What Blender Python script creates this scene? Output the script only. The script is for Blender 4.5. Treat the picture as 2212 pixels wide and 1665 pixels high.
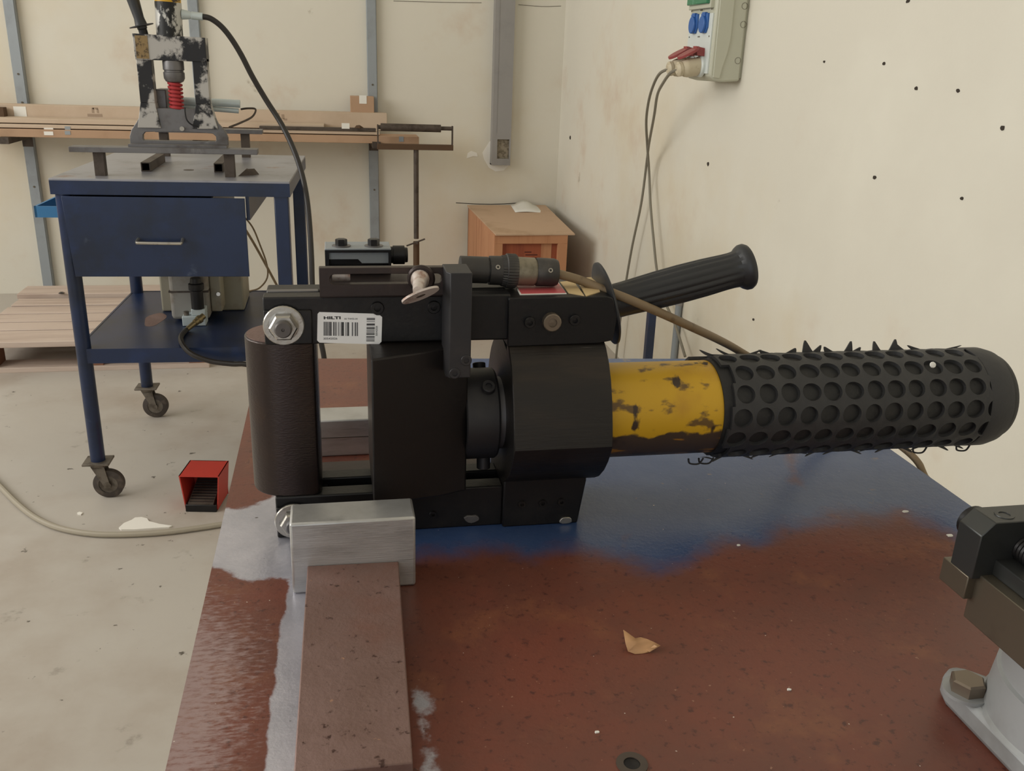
import bpy, bmesh, math, random
import numpy as np
from mathutils import Vector, Matrix
random.seed(7)
S = bpy.context.scene
COL = S.collection
for o in list(bpy.data.objects): bpy.data.objects.remove(o)

# ------------------------------------------------------------------ camera
F, CX, CY, HC = 1960.0, 1106.0, 832.5, 1.22
_r = math.radians(2.07); _t = math.atan(701/F); _yaw = math.atan(420/(F/math.cos(_t)))
FWD = np.array([math.sin(_yaw)*math.cos(_t), math.cos(_yaw)*math.cos(_t), -math.sin(_t)])
_r0 = np.array([math.cos(_yaw), -math.sin(_yaw), 0.0]); _u0 = np.cross(_r0, FWD)
RGT = math.cos(_r)*_r0+math.sin(_r)*_u0; UPV = -math.sin(_r)*_r0+math.cos(_r)*_u0
CAM = np.array([0, 0, HC])
def P(px, py, **k):
    d = FWD+RGT*(px-CX)/F-UPV*(py-CY)/F
    (a, v), = k.items(); i = 'xyz'.index(a)
    q = CAM+d*(v-CAM[i])/d[i]
    return Vector((float(q[0]), float(q[1]), float(q[2])))
def pixarr(V):
    W = V-CAM; w = W@FWD
    return np.stack([CX+F*(W@RGT)/w, CY-F*(W@UPV)/w], 1)
cd = bpy.data.cameras.new('camera'); cam = bpy.data.objects.new('camera', cd); COL.objects.link(cam)
cd.sensor_fit = 'HORIZONTAL'; cd.sensor_width = 36; cd.lens = F/2212*36; cd.clip_start = .02; cd.clip_end = 60
M = Matrix((( RGT[0], UPV[0], -FWD[0], 0), (RGT[1], UPV[1], -FWD[1], 0), (RGT[2], UPV[2], -FWD[2], HC), (0, 0, 0, 1)))
cam.matrix_world = M; S.camera = cam

# ------------------------------------------------------------------ world, lights, exposure
w = bpy.data.worlds.new('world'); S.world = w; w.use_nodes = True
bg = w.node_tree.nodes['Background']; bg.inputs[0].default_value = (.86, .93, 1, 1); bg.inputs[1].default_value = .3
def area(name, loc, target, sx, sy, power, col):
    l = bpy.data.lights.new(name, 'AREA'); l.shape = 'RECTANGLE'; l.size = sx; l.size_y = sy; l.energy = power; l.color = col
    o = bpy.data.objects.new(name, l); COL.objects.link(o); o.location = loc
    o.rotation_euler = (Vector(target)-Vector(loc)).to_track_quat('-Z', 'Y').to_euler(); return o
area('window_left_offscreen', (-4.22, 1.6, 2.45), (0, 1.6, 2.45), 4.7, 2.05, 168, (1, .985, .95))
area('door_front_offscreen', (-1.6, -3.22, 1.75), (-1.6, 0, 1.75), 3.1, 3.4, 26, (.93, .96, 1))
S.view_settings.view_transform = 'Standard'; S.view_settings.look = 'None'; S.view_settings.gamma = 1
S.view_settings.use_curve_mapping = False; S.view_settings.exposure = 0.0

# ------------------------------------------------------------------ materials
def lin(c): 
    return tuple(((v/255)/12.92 if v/255 <= .04045 else ((v/255+.055)/1.055)**2.4) for v in c)+(1,)
def mat(name, col, rough=.5, metal=0, layers=(), bump=0, bscale=150, bstretch=(1, 1, 1), spec=.5):
    m = bpy.data.materials.new(name); m.use_nodes = True; nt = m.node_tree; N = nt.nodes; L = nt.links
    b = N['Principled BSDF']; b.inputs['Roughness'].default_value = rough; b.inputs['Metallic'].default_value = metal
    b.inputs['Specular IOR Level'].default_value = spec
    tc = N.new('ShaderNodeTexCoord')
    def noise(scale, det, st):
        mp = N.new('ShaderNodeMapping'); mp.inputs['Scale'].default_value = st; L.new(tc.outputs['Object'], mp.inputs[0])
        n = N.new('ShaderNodeTexNoise'); n.inputs['Scale'].default_value = scale; n.inputs['Detail'].default_value = det
        n.inputs['Roughness'].default_value = .62; L.new(mp.outputs[0], n.inputs['Vector']); return n
    cur = None; rcur = None
    for ly in layers:
        c2, sc, lo, hi = ly[:4]; det = ly[4] if len(ly) > 4 else 5; st = ly[5] if len(ly) > 5 else (1, 1, 1); r2 = ly[6] if len(ly) > 6 else None
        n = noise(sc, det, st); mr = N.new('ShaderNodeMapRange'); mr.interpolation_type = 'SMOOTHSTEP'
        mr.inputs[1].default_value = lo; mr.inputs[2].default_value = hi; L.new(n.outputs[0], mr.inputs[0])
        mx = N.new('ShaderNodeMix'); mx.data_type = 'RGBA'; L.new(mr.outputs[0], mx.inputs[0])
        if cur is None: mx.inputs[6].default_value = lin(col)
        else: L.new(cur, mx.inputs[6])
        mx.inputs[7].default_value = lin(c2); cur = mx.outputs[2]
        if r2 is not None:
            mf = N.new('ShaderNodeMix'); L.new(mr.outputs[0], mf.inputs[0])
            if rcur is None: mf.inputs[2].default_value = rough
            else: L.new(rcur, mf.inputs[2])
            mf.inputs[3].default_value = r2; rcur = mf.outputs[0]
    if cur is None: b.inputs['Base Color'].default_value = lin(col)
    else: L.new(cur, b.inputs['Base Color'])
    if rcur is not None: L.new(rcur, b.inputs['Roughness'])
    if bump:
        n = noise(bscale, 4, bstretch); bp = N.new('ShaderNodeBump'); bp.inputs['Strength'].default_value = bump; bp.inputs['Distance'].default_value = .002
        L.new(n.outputs[0], bp.inputs['Height']); L.new(bp.outputs[0], b.inputs['Normal'])
    return m
M_wall = mat('cream_plaster', (218, 213, 199), .85, layers=[((214, 203, 180), 1.1, .45, .75), ((226, 222, 208), .8, .5, .75), ((206, 188, 168), 2.3, .54, .8), ((160, 148, 128), 6.5, .70, .82, 8)], bump=.25, bscale=30)
M_ceil = mat('white_ceiling', (225, 222, 214), .9)
M_floor = mat('concrete', (184, 177, 167), .55, layers=[((166, 153, 140), 1.7, .42, .72, 6), ((198, 193, 185), 1.1, .5, .75, 5), ((132, 123, 112), 9, .62, .76, 8), ((92, 85, 76), 24, .665, .72, 4)], bump=.15, bscale=40)
M_black = mat('black_oxide_steel', (27, 26, 27), .42, .35, layers=[((44, 40, 38), 18, .5, .8), ((70, 66, 63), 60, .70, .80, 8)], bump=.1, bscale=250)
M_black2 = mat('dark_machined_steel', (41, 40, 41), .36, .55, layers=[((60, 54, 49), 20, .45, .8, 5, (1, 1, 1)), ((28, 28, 30), 9, .5, .75)], bump=.12, bscale=120, bstretch=(.4, 3, 3))
M_head = mat('brushed_dark_head', (44, 42, 41), .4, .5, layers=[((62, 54, 47), 16, .42, .75, 5, (.3, 2, 2)), ((30, 30, 32), 10, .5, .75), ((110, 104, 98), 60, .68, .8, 6, (.25, 3, 3))], bump=.15, bscale=120, bstretch=(.3, 4, 4))
M_jaw = mat('brown_black_jaw', (37, 34, 33), .4, .4, layers=[((52, 45, 41), 12, .42, .75), ((28, 27, 28), 9, .5, .75)], bump=.1, bscale=140)
M_roll = mat('dark_ground_steel', (70, 62, 60), .3, .85, layers=[((78, 66, 60), 25, .5, .8)], bump=.2, bscale=420, bstretch=(.8, .8, 2))
M_coat = mat('grey_black_coating', (46, 45, 47), .5, .2, layers=[((62, 58, 57), 22, .5, .8)])
M_brkt = mat('brown_black_steel', (58, 49, 47), .42, .5, layers=[((82, 66, 58), 24, .5, .75), ((40, 36, 36), 11, .5, .8)], bump=.1)
M_zinc = mat('zinc_plated', (184, 180, 172), .32, .9, layers=[((120, 112, 104), 60, .55, .8)], bump=.1, bscale=200)
M_steelrust = mat('pale_rusty_steel', (205, 194, 186), .5, .4, layers=[((150, 112, 92), 70, .5, .68, 6)])
M_alu = mat('brushed_aluminium', (198, 198, 197), .42, .7, layers=[((172, 171, 169), 14, .4, .7, 6, (1, 1, 5)), ((122, 120, 118), 26, .60, .8, 7, (.5, .5, 7))], bump=.12, bscale=120, bstretch=(.5, .5, 9))
M_rustbar = mat('rusted_flat_bar', (122, 96, 88), .5, .25, layers=[((138, 112, 106), 9, .4, .7, 5), ((122, 78, 62), 6, .52, .78, 5), ((70, 46, 40), 150, .62, .72, 3), ((170, 130, 105), 120, .7, .78, 3)], bump=.3, bscale=260)
M_yellow = mat('worn_yellow_paint', (205, 158, 34), .42, 0, layers=[((182, 138, 40), 22, .45, .75), ((98, 74, 40), 40, .60, .68, 8, (1, 1, 1)), ((58, 45, 34), 24, .62, .68, 9, (.7, 1, 1))], bump=.15, bscale=120)
def yellow_worn():
    m = mat('worn_yellow_cylinder', (205, 158, 34), .42); nt = m.node_tree; N = nt.nodes; L = nt.links; b = N['Principled BSDF']
    tc = N.new('ShaderNodeTexCoord'); sx = N.new('ShaderNodeSeparateXYZ'); L.new(tc.outputs['Object'], sx.inputs[0])
    def nz(sc, st=(1, 1, 1), det=7):
        mp = N.new('ShaderNodeMapping'); mp.inputs['Scale'].default_value = st; L.new(tc.outputs['Object'], mp.inputs[0])
        n = N.new('ShaderNodeTexNoise'); n.inputs['Scale'].default_value = sc; n.inputs['Detail'].default_value = det; L.new(mp.outputs[0], n.inputs['Vector']); return n.outputs[0]
    def ss(v, lo, hi):
        n = N.new('ShaderNodeMapRange'); n.interpolation_type = 'SMOOTHSTEP'; L.new(v, n.inputs[0]); n.inputs[1].default_value = lo; n.inputs[2].default_value = hi; return n.outputs[0]
    def mx(f, a, c):
        n = N.new('ShaderNodeMix'); n.data_type = 'RGBA'; L.new(f, n.inputs[0])
        for i, v in ((6, a), (7, c)):
            if isinstance(v, tuple): n.inputs[i].default_value = lin(v)
            else: L.new(v, n.inputs[i])
        return n.outputs[2]
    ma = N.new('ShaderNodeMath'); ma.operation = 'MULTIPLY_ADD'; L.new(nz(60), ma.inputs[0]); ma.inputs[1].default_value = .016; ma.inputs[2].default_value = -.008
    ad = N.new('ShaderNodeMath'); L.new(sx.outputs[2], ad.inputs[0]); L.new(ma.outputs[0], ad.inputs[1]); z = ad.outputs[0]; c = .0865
    col = mx(ss(nz(18), .45, .7), (212, 166, 36), (190, 142, 40))
    col = mx(ss(nz(75, (.6, 1, 1)), .57, .66), col, (110, 84, 44)); col = mx(ss(nz(44, (1.4, 1, .7)), .62, .67), col, (60, 46, 34))
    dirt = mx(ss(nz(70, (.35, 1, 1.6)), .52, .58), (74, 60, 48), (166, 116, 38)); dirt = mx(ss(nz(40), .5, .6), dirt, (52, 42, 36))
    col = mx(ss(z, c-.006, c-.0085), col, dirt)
    L.new(col, b.inputs['Base Color']); return m
M_yellowtube = yellow_worn()
M_grime = mat('dark_grime', (74, 62, 50), .7, layers=[((52, 42, 34), 40, .45, .7), ((150, 108, 40), 70, .6, .66, 6, (.5, 1, 1))])
M_rubber = mat('black_rubber', (50, 50, 51), .55, layers=[((62, 61, 60), 30, .5, .8)], bump=.15, bscale=180)
M_rubber2 = mat('black_grip_core', (34, 34, 34), .6, layers=[((46, 44, 42), 50, .5, .8)], bump=.25, bscale=200)
M_plastic = mat('black_plastic_grip', (43, 44, 46), .42, layers=[((66, 64, 62), 40, .64, .8)], bump=.05)
M_conn = mat('connector_dark', (70, 68, 66), .5, .5, layers=[((95, 90, 84), 60, .5, .8)], bump=.1)
M_connl = mat('connector_olive_metal', (142, 134, 116), .45, .6, layers=[((100, 94, 80), 50, .5, .75), ((168, 162, 146), 30, .55, .8)])
M_cable = mat('olive_cable', (136, 116, 88), .6, layers=[((104, 86, 62), 90, .55, .75)])
M_greycable = mat('grey_cable', (128, 122, 108), .6)
M_hose = mat('black_hydraulic_hose', (34, 29, 25), .45)
M_floorcable = mat('floor_cable', (160, 151, 134), .6)
M_sticker = mat('white_sticker', (250, 250, 250), .35)
M_ink = mat('black_ink', (30, 30, 32), .5)
M_ink2 = mat('grey_ink', (120, 120, 122), .5)
M_redlabel = mat('red_label', (196, 88, 92), .4, layers=[((206, 110, 112), 60, .5, .8), ((150, 24, 30), 45, .66, .75)])
M_paper = mat('white_paper', (232, 230, 222), .7)
M_paperyel = mat('yellowed_paper', (206, 180, 132), .7, layers=[((190, 170, 140), 40, .5, .7)])
M_leaf = mat('dry_leaf', (190, 146, 104), .6, layers=[((160, 116, 80), 60, .5, .75)])
M_bluepaint = mat('dark_blue_paint', (24, 40, 72), .33, layers=[((22, 32, 52), 6, .42, .68), ((30, 50, 92), 5, .55, .75), ((84, 94, 112), 13, .63, .82, 8)], bump=.05)
M_bluelight = mat('light_blue_paint', (56, 122, 172), .5)
M_carttop = mat('worn_steel_top', (150, 150, 156), .35, .3, layers=[((132, 96, 76), 5, .6, .68, 7), ((120, 118, 122), 9, .5, .75)])
M_greysteel = mat('grey_steel', (116, 114, 114), .45, .5, layers=[((92, 86, 82), 14, .45, .75), ((140, 138, 136), 22, .6, .8)])
M_chipped = mat('chipped_black_paint', (178, 174, 168), .45, .2, layers=[((30, 29, 30), 11, .48, .545, 9), ((148, 144, 136), 40, .7, .8)])
M_chipped2 = mat('chipped_black_paint_dense', (190, 188, 182), .45, .2, layers=[((26, 26, 26), 22, .45, .51, 9, (1, 1, .6))])
M_tan = mat('tan_worn_label', (140, 116, 76), .6, layers=[((70, 54, 32), 60, .5, .62)])
M_redspring = mat('red_spring', (176, 52, 56), .45)
M_darksteel = mat('rust_brown_steel', (84, 74, 66), .6, .3, layers=[((60, 50, 42), 20, .45, .7)])
M_wheel = mat('caster_rubber', (66, 58, 52), .7, layers=[((90, 80, 70), 40, .5, .7)])
M_fork = mat('caster_steel', (120, 112, 102), .55, .5, layers=[((84, 76, 66), 30, .45, .7)])
M_pump = mat('beige_pump_paint', (146, 140, 122), .5, layers=[((120, 104, 84), 9, .5, .75)])
M_pumpl = mat('grey_motor', (150, 146, 138), .5, .2, layers=[((120, 108, 94), 12, .5, .75)])
M_white = mat('pale_valve_block', (196, 206, 206), .45, .2)
M_brass = mat('brass_fitting', (150, 134, 98), .4, .8)
M_red = mat('red_pedal_hood', (184, 56, 44), .5, layers=[((166, 50, 40), 10, .5, .8)])
M_wood = mat('pallet_wood', (200, 182, 168), .75, layers=[((180, 160, 146), 7, .4, .7, 5, (.25, 3, 3)), ((150, 124, 108), 16, .62, .8, 5, (.15, 3, 3))], bump=.2, bscale=60, bstretch=(.2, 3, 3))
M_wooddk = mat('pallet_block_wood', (132, 92, 70), .8, layers=[((100, 68, 50), 10, .5, .75)])
M_card = mat('cardboard', (198, 178, 156), .8, layers=[((188, 166, 142), 4, .45, .75)])
M_card2 = mat('cardboard_brown', (178, 146, 118), .8, layers=[((164, 132, 104), 5, .45, .75)])
M_cardedge = mat('dark_cardboard_edge', (84, 62, 42), .8)
M_crate = mat('crate_wood', (190, 136, 98), .7, layers=[((172, 116, 80), 5, .45, .7, 5, (4, 4, .3))])
M_cratered = mat('crate_red_wood', (156, 82, 52), .7, layers=[((130, 62, 40), 6, .45, .7, 5, (4, 4, .3))])
M_lid = mat('crate_lid_cardboard', (196, 166, 138), .8, layers=[((176, 146, 116), 4, .5, .75)])
M_galv = mat('galvanised_channel', (150, 156, 160), .5, .2, layers=[((134, 138, 140), 6, .45, .75)])
M_trunk = mat('grey_trunking', (146, 143, 140), .55, layers=[((132, 130, 128), 5, .5, .8)])
M_dark = mat('rough_mortar', (146, 136, 118), .9, layers=[((112, 102, 86), 60, .45, .6)])
M_sock = mat('grey_socket_plastic', (190, 190, 172), .5)
M_sockw = mat('pale_socket_plate', (208, 214, 210), .45)
M_seam = mat('socket_seam_dark', (98, 90, 76), .7)
M_blue = mat('blue_socket_plastic', (50, 98, 166), .45)
M_green = mat('green_window', (54, 124, 88), .25, layers=[((110, 170, 140), 40, .55, .7)])
M_redpl = mat('red_lid_plastic', (150, 68, 68), .45)
M_plug = mat('beige_plug', (196, 184, 158), .55, layers=[((160, 144, 116), 30, .5, .75)])
M_vise = mat('vise_dark_steel', (66, 67, 66), .36, .6, layers=[((82, 76, 66), 20, .5, .8)])
M_vise2 = mat('vise_ground_steel', (112, 104, 90), .34, .7, layers=[((90, 82, 70), 20, .5, .8)])
M_cast = mat('cast_grey_base', (158, 160, 160), .5, .3, layers=[((136, 136, 134), 14, .45, .75), ((40, 42, 42), 26, .74, .78, 3)])
M_bolt = mat('brown_hex_bolt', (128, 116, 102), .42, .7)
M_plaster = mat('white_plaster', (236, 232, 222), .8)
M_hole = mat('nail_hole', (58, 50, 42), .9)

# ------------------------------------------------------------------ mesh helpers
class MB:
    def __init__(s): s.bm = bmesh.new()
    def _faces(s, vs, fs):
        bv = [s.bm.verts.new(v) for v in vs]
        for f in fs:
            try: s.bm.faces.new([bv[i] for i in f])
            except ValueError: pass
        return bv
    def box(s, x0, x1, y0, y1, z0, z1):
        vs = [(x, y, z) for z in (z0, z1) for y in (y0, y1) for x in (x0, x1)]
        s._faces(vs, [(0, 2, 3, 1), (4, 5, 7, 6), (0, 1, 5, 4), (2, 6, 7, 3), (0, 4, 6, 2), (1, 3, 7, 5)]); return s
    def hexa(s, pts):   # bottom 4 (ccw) + top 4
        s._faces(pts, [(3, 2, 1, 0), (4, 5, 6, 7), (0, 1, 5, 4), (1, 2, 6, 5), (2, 3, 7, 6), (3, 0, 4, 7)]); return s
    def prism(s, poly, axis, a0, a1):
        def mk(u, v, a): return {'x': (a, u, v), 'y': (u, a, v), 'z': (u, v, a)}[axis]
        n = len(poly); vs = [mk(u, v, a0) for u, v in poly]+[mk(u, v, a1) for u, v in poly]
        s._faces(vs, [tuple(range(n))[::-1], tuple(range(n, 2*n))]+[(i, (i+1) % n, n+(i+1) % n, n+i) for i in range(n)]); return s
    def plate(s, outer, holes, axis, a0, a1):   # flat plate with through holes
        def mk(u, v, a): return {'x': (a, u, v), 'y': (u, a, v), 'z': (u, v, a)}[axis]
        b2 = bmesh.new(); es = []
        for lp in [outer]+holes:
            vv = [b2.verts.new(mk(u, v, a0)) for u, v in lp]
            es += [b2.edges.new((vv[i], vv[(i+1) % len(vv)])) for i in range(len(vv))]
        r = bmesh.ops.triangle_fill(b2, edges=es, use_beauty=True)
        g = [f for f in r['geom'] if isinstance(f, bmesh.types.BMFace)]
        e = bmesh.ops.extrude_face_region(b2, geom=g)
        d = mk(0, 0, a1-a0)
        bmesh.ops.translate(b2, verts=[v for v in e['geom'] if isinstance(v, bmesh.types.BMVert)], vec=d)
        me = bpy.data.meshes.new('t'); b2.to_mesh(me); b2.free(); s.bm.from_mesh(me); bpy.data.meshes.remove(me); return s
    def lathe(s, p0, d, prof, seg=24, rf=None, caps=True):
        p0 = Vector(p0); d = Vector(d).normalized(); q = d.to_track_quat('Z', 'Y'); u = q@Vector((1, 0, 0)); v = q@Vector((0, 1, 0))
        rings = []
        for t, r in prof:
            rings.append([s.bm.verts.new(p0+d*t+(u*math.cos(a)+v*math.sin(a))*(r if rf is None else rf(t, r, a))) for a in [2*math.pi*i/seg for i in range(seg)]])
        for A, B in zip(rings, rings[1:]):
            for i in range(seg): s.bm.faces.new((A[i], A[(i+1) % seg], B[(i+1) % seg], B[i]))
        if caps:
            s.bm.faces.new(rings[0][::-1]); s.bm.faces.new(rings[-1])
        return s
    def cyl(s, p0, p1, r, r2=None, seg=20):
        d = Vector(p1)-Vector(p0); return s.lathe(p0, d, [(0, r), (d.length, r if r2 is None else r2)], seg)
    def ring(s, p0, d, h, ri, ro, seg=24):
        return s.lathe(p0, d, [(0, ri), (0, ro), (h, ro), (h, ri), (0, ri)], seg, caps=False)
    def tube(s, pts, r, seg=8, sub=6):
        pts = [Vector(p) for p in pts]; path = []
        for i in range(len(pts)-1):
            p0 = pts[max(i-1, 0)]; p1 = pts[i]; p2 = pts[i+1]; p3 = pts[min(i+2, len(pts)-1)]
            for k in range(sub):
                t = k/sub
                path.append(.5*((2*p1)+(p2-p0)*t+(2*p0-5*p1+4*p2-p3)*t*t+(3*p1-p0-3*p2+p3)*t**3))
        path.append(pts[-1]); rings = []
        nrm = None
        for i, p in enumerate(path):
            tg = (path[min(i+1, len(path)-1)]-path[max(i-1, 0)]).normalized()
            if nrm is None: nrm = tg.orthogonal().normalized()
            nrm = (nrm-tg*nrm.dot(tg)).normalized(); bn = tg.cross(nrm)
            rings.append([s.bm.verts.new(p+(nrm*math.cos(a)+bn*math.sin(a))*r) for a in [2*math.pi*j/seg for j in range(seg)]])
        for A, B in zip(rings, rings[1:]):
            for i in range(seg): s.bm.faces.new((A[i], A[(i+1) % seg], B[(i+1) % seg], B[i]))
        s.bm.faces.new(rings[0][::-1]); s.bm.faces.new(rings[-1]); return s
def WL(o):
    v = Vector((0, 0, 0))
    while o: v += o.location; o = o.parent
    return v
def obj(name, mb, m, parent=None, bevel=0, local=False, angle=35, kind=None):
    bm = mb.bm if isinstance(mb, MB) else mb
    bmesh.ops.recalc_face_normals(bm, faces=bm.faces)
    me = bpy.data.meshes.new(name)
    if parent is not None and not local: bmesh.ops.translate(bm, verts=bm.verts, vec=-WL(parent))
    for f in bm.faces: f.smooth = True
    bm.to_mesh(me); bm.free()
    me.set_sharp_from_angle(angle=math.radians(angle))
    o = bpy.data.objects.new(name, me); COL.objects.link(o); me.materials.append(m)
    if parent is not None: o.parent = parent
    if bevel:
        b = o.modifiers.new('bevel', 'BEVEL'); b.width = bevel; b.segments = 2; b.limit_method = 'ANGLE'; b.angle_limit = math.radians(40); b.harden_normals = False
    if kind: o['kind'] = kind
    return o
def tag(o, label, cat, group=None):
    o['label'] = label; o['category'] = cat
    if group: o['group'] = group
    return o
def thing(name, label, cat, loc=(0, 0, 0), rz=0, group=None):
    o = bpy.data.objects.new(name, None); COL.objects.link(o); o.location = loc; o.rotation_euler = (0, 0, rz); o.empty_display_size = .05
    return tag(o, label, cat, group)
def struct(name, mb, m, bevel=0): return obj(name, mb, m, bevel=bevel, kind='structure')
def text_mesh(name, body, size, m, parent, origin, xdir, ydir, sx=1.0, depth=.0001, bold=0):
    cu = bpy.data.curves.new(name, 'FONT'); cu.body = body; cu.size = size; cu.extrude = depth; cu.offset = bold
    t = bpy.data.objects.new(name+'_tmp', cu); COL.objects.link(t)
    dg = bpy.context.evaluated_depsgraph_get(); me = bpy.data.meshes.new_from_object(t.evaluated_get(dg))
    bpy.data.objects.remove(t); X = Vector(xdir).normalized()*sx; Y = Vector(ydir).normalized(); Z = X.normalized().cross(Y); O = Vector(origin)-WL(parent)
    for v in me.vertices: v.co = O+X*v.co.x+Y*v.co.y+Z*v.co.z
    o = bpy.data.objects.new(name, me); COL.objects.link(o); me.materials.clear(); me.materials.append(m); o.parent = parent; return o
def bxp(mb, pxl, pxr, pyt, pyb, Y, depth):     # box from its front rectangle in the photo, standing at distance Y
    xm = (pxl+pxr)/2; ym = (pyt+pyb)/2
    mb.box(P(pxl, ym, y=Y).x, P(pxr, ym, y=Y).x, Y, Y+depth, P(xm, pyb, y=Y).z, P(xm, pyt, y=Y).z); return mb
def circ(cx, cy, r, n=16, a0=0, a1=2*math.pi): 
    return [(cx+r*math.cos(a0+(a1-a0)*i/n), cy+r*math.sin(a0+(a1-a0)*i/n)) for i in range(n)]

# ------------------------------------------------------------------ room
YB, XR, XL, YF, ZC = 4.97, 1.215, -4.2, -3.2, 4.0
struct('floor', MB().box(XL, XR, YF, YB, -.1, 0), M_floor)
struct('ceiling', MB().box(XL, XR, YF, YB, ZC, ZC+.1), M_ceil)
wall_back = struct('wall_back', MB().box(XL-.1, XR+.1, YB, YB+.12, -.1, ZC+.1), M_wall)
wall_right = struct('wall_right', MB().box(XR, XR+.12, YF, YB, -.1, ZC+.1), M_wall)
wl = MB(); wl.plate([(YF, -.1), (YB, -.1), (YB, ZC+.1), (YF, ZC+.1)], [[(-.8, 1.4), (4.0, 1.4), (4.0, 3.5), (-.8, 3.5)]], 'x', XL-.12, XL); struct('wall_left', wl, M_wall)
wf = MB(); wf.plate([(XL-.1, -.1), (XR+.1, -.1), (XR+.1, ZC+.1), (XL-.1, ZC+.1)], [[(-3.2, 0), (0, 0), (0, 3.5), (-3.2, 3.5)]], 'y', YF-.12, YF); struct('wall_front', wf, M_wall)
wn = MB()
for y in (-.8, .8, 2.4, 3.96): wn.box(XL-.09, XL-.03, y, y+.04, 1.4, 3.5)
for z in (1.4, 3.46): wn.box(XL-.09, XL-.03, -.8, 4.0, z, z+.04)
struct('window_1', wn, M_galv)
# holes and marks on the right wall
for i, (x, y, r) in enumerate([(1530, 354, 5), (1781, 133, 3), (1910, 137, 4), (1980, 191, 4.5), (2070, 196, 4.5), (2166, 276, 6), (1890, 383, 5), (2078, 429, 4.5), (1962, 2, 5), (1628, 690, 4), (1232, 297, 4)]):
    c = P(x, y, x=XR); rr = r/F*c.y/1.05
    pts = [(c.y+rr*1.5*math.cos(a)*random.uniform(.7, 1.2), c.z+rr*math.sin(a)*random.uniform(.7, 1.2)) for a in [k*math.pi/4 for k in range(8)]]
    obj('nail_hole', MB().prism(pts, 'x', XR-.0015, XR+.01), M_hole, wall_right)
c = P(1062, 325, y=YB)
pts = [(P(x, y, y=YB).x, P(x, y, y=YB).z) for x, y in [(1058, 305), (1050, 318), (1042, 330), (1046, 345), (1056, 362), (1070, 370), (1088, 368), (1098, 358), (1100, 330), (1100, 305)]]
obj('plaster_patch', MB().prism(pts, 'y', YB-.002, YB+.01), M_plaster, wall_back)
pts = [(P(x, y, y=YB).x, P(x, y, y=YB).z) for x, y in [(1010, 331), (1018, 326), (1030, 330), (1032, 338), (1022, 337), (1008, 342)]]
obj('plaster_patch', MB().prism(pts, 'y', YB-.002, YB+.01), M_plaster, wall_back)
# wall crack lines
pts = [P(x, y, y=YB-.001) for x, y in [(985, 438), (1060, 441), (1140, 437)]]
obj('crack', MB().tube(pts, .002, 5, 3), M_hole, wall_back)
pts = [P(x, y, y=YB-.001) for x, y in [(850, 2), (960, 5), (1040, 6)]]; obj('crack', MB().tube(pts, .0012, 5, 3), M_seam, wall_back)
pts = [P(x, y, y=YB-.001) for x, y in [(1120, 10), (1170, 14), (1212, 13)]]; obj('crack', MB().tube(pts, .0012, 5, 3), M_seam, wall_back)

# wall channels
for k, (x0, x1, lab) in enumerate([(-1.487, -1.436, 'grey steel wall channel rising behind the wooden pallet'), (-.665, -.615, 'grey steel wall channel behind the press cylinder'), (.187, .237, 'grey steel wall channel beside the roller stand')]):
    t = thing('wall_channel', lab, 'channel', ((x0+x1)/2, YB, 0), group='grey channels on the back wall')
    obj('back_web', MB().box(x0, x1, YB-.03, YB+.001, 0, 2.9), M_galv, t, bevel=.003)
    obj('front_face', MB().box(x0+.004, x1-.004, YB-.034, YB-.03, 0, 2.9), M_galv, t)
    for z in (.55, .95, 1.08, 1.5): obj('screw', MB().cyl(((x0+x1)/2, YB-.033, z), ((x0+x1)/2, YB-.037, z), .005, seg=8), M_seam, t)
t = thing('cable_trunking', 'wide grey cable trunking ending in a cut socket opening', 'trunking', (.895, YB, .69))
a = P(1062, 356, y=YB-.06); zb0 = P(1082, 357, y=YB-.06).z
X0, X1 = P(1066, 200, y=YB-.06).x, P(1107, 200, y=YB-.06).x
h0, h1 = P(1074, 320, y=YB-.06).x, P(1100, 320, y=YB-.06).x; hz0, hz1 = P(1086, 343, y=YB-.06).z, P(1086, 301, y=YB-.06).z
obj('cover', MB().plate([(X0, zb0), (X1, zb0), (X1, 2.9), (X0, 2.9)], [[(h0, hz0), (h1, hz0), (h1, hz1), (h0, hz1)]], 'y', YB-.06, YB-.05), M_trunk, t)
tb = MB(); tb.box(X0, X0+.006, YB-.05, YB+.001, zb0, 2.9); tb.box(X1-.006, X1, YB-.05, YB+.001, zb0, 2.9); tb.box(X0, X1, YB-.05, YB+.001, zb0, zb0+.006); obj('body', tb, M_trunk, t)
obj('mortar_back', MB().box(X0+.006, X1-.006, YB-.045, YB-.03, zb0+.006, 1.0), M_dark, t)
obj('lid_seam', MB().box(X0+.02, X0+.0225, YB-.0615, YB-.06, hz1+.03, 2.9), M_trunk, t)

# ------------------------------------------------------------------ workbench
ZB = .87; BX0, BX1, BY0, BY1 = -.0945, .5345, .14, 1.083
bench = thing('workbench', 'steel workbench with rusted and worn blue painted top', 'workbench', (.22, .6, 0))
def grid(x0, x1, y0, y1, z, nx, ny):
    xs = np.linspace(x0, x1, nx); ys = np.linspace(y0, y1, ny)
    X, Y = np.meshgrid(xs, ys); V = np.stack([X.ravel(), Y.ravel(), np.full(X.size, z)], 1)
    i = np.arange(nx-1); j = np.arange(ny-1); I, J = np.meshgrid(i, j); a = (J*nx+I).ravel()
    return V, np.stack([a, a+1, a+nx+1, a+nx], 1)
V, Fc = grid(BX0, BX1, BY0, BY1, ZB, 180, 270)
BYR = 1.030
V[:, 1] = BY0+(V[:, 1]-BY0)*((BY1+(BYR-BY1)*(V[:, 0]-BX0)/(BX1-BX0))-BY0)/(BY1-BY0)
px = pixarr(V)
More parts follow.
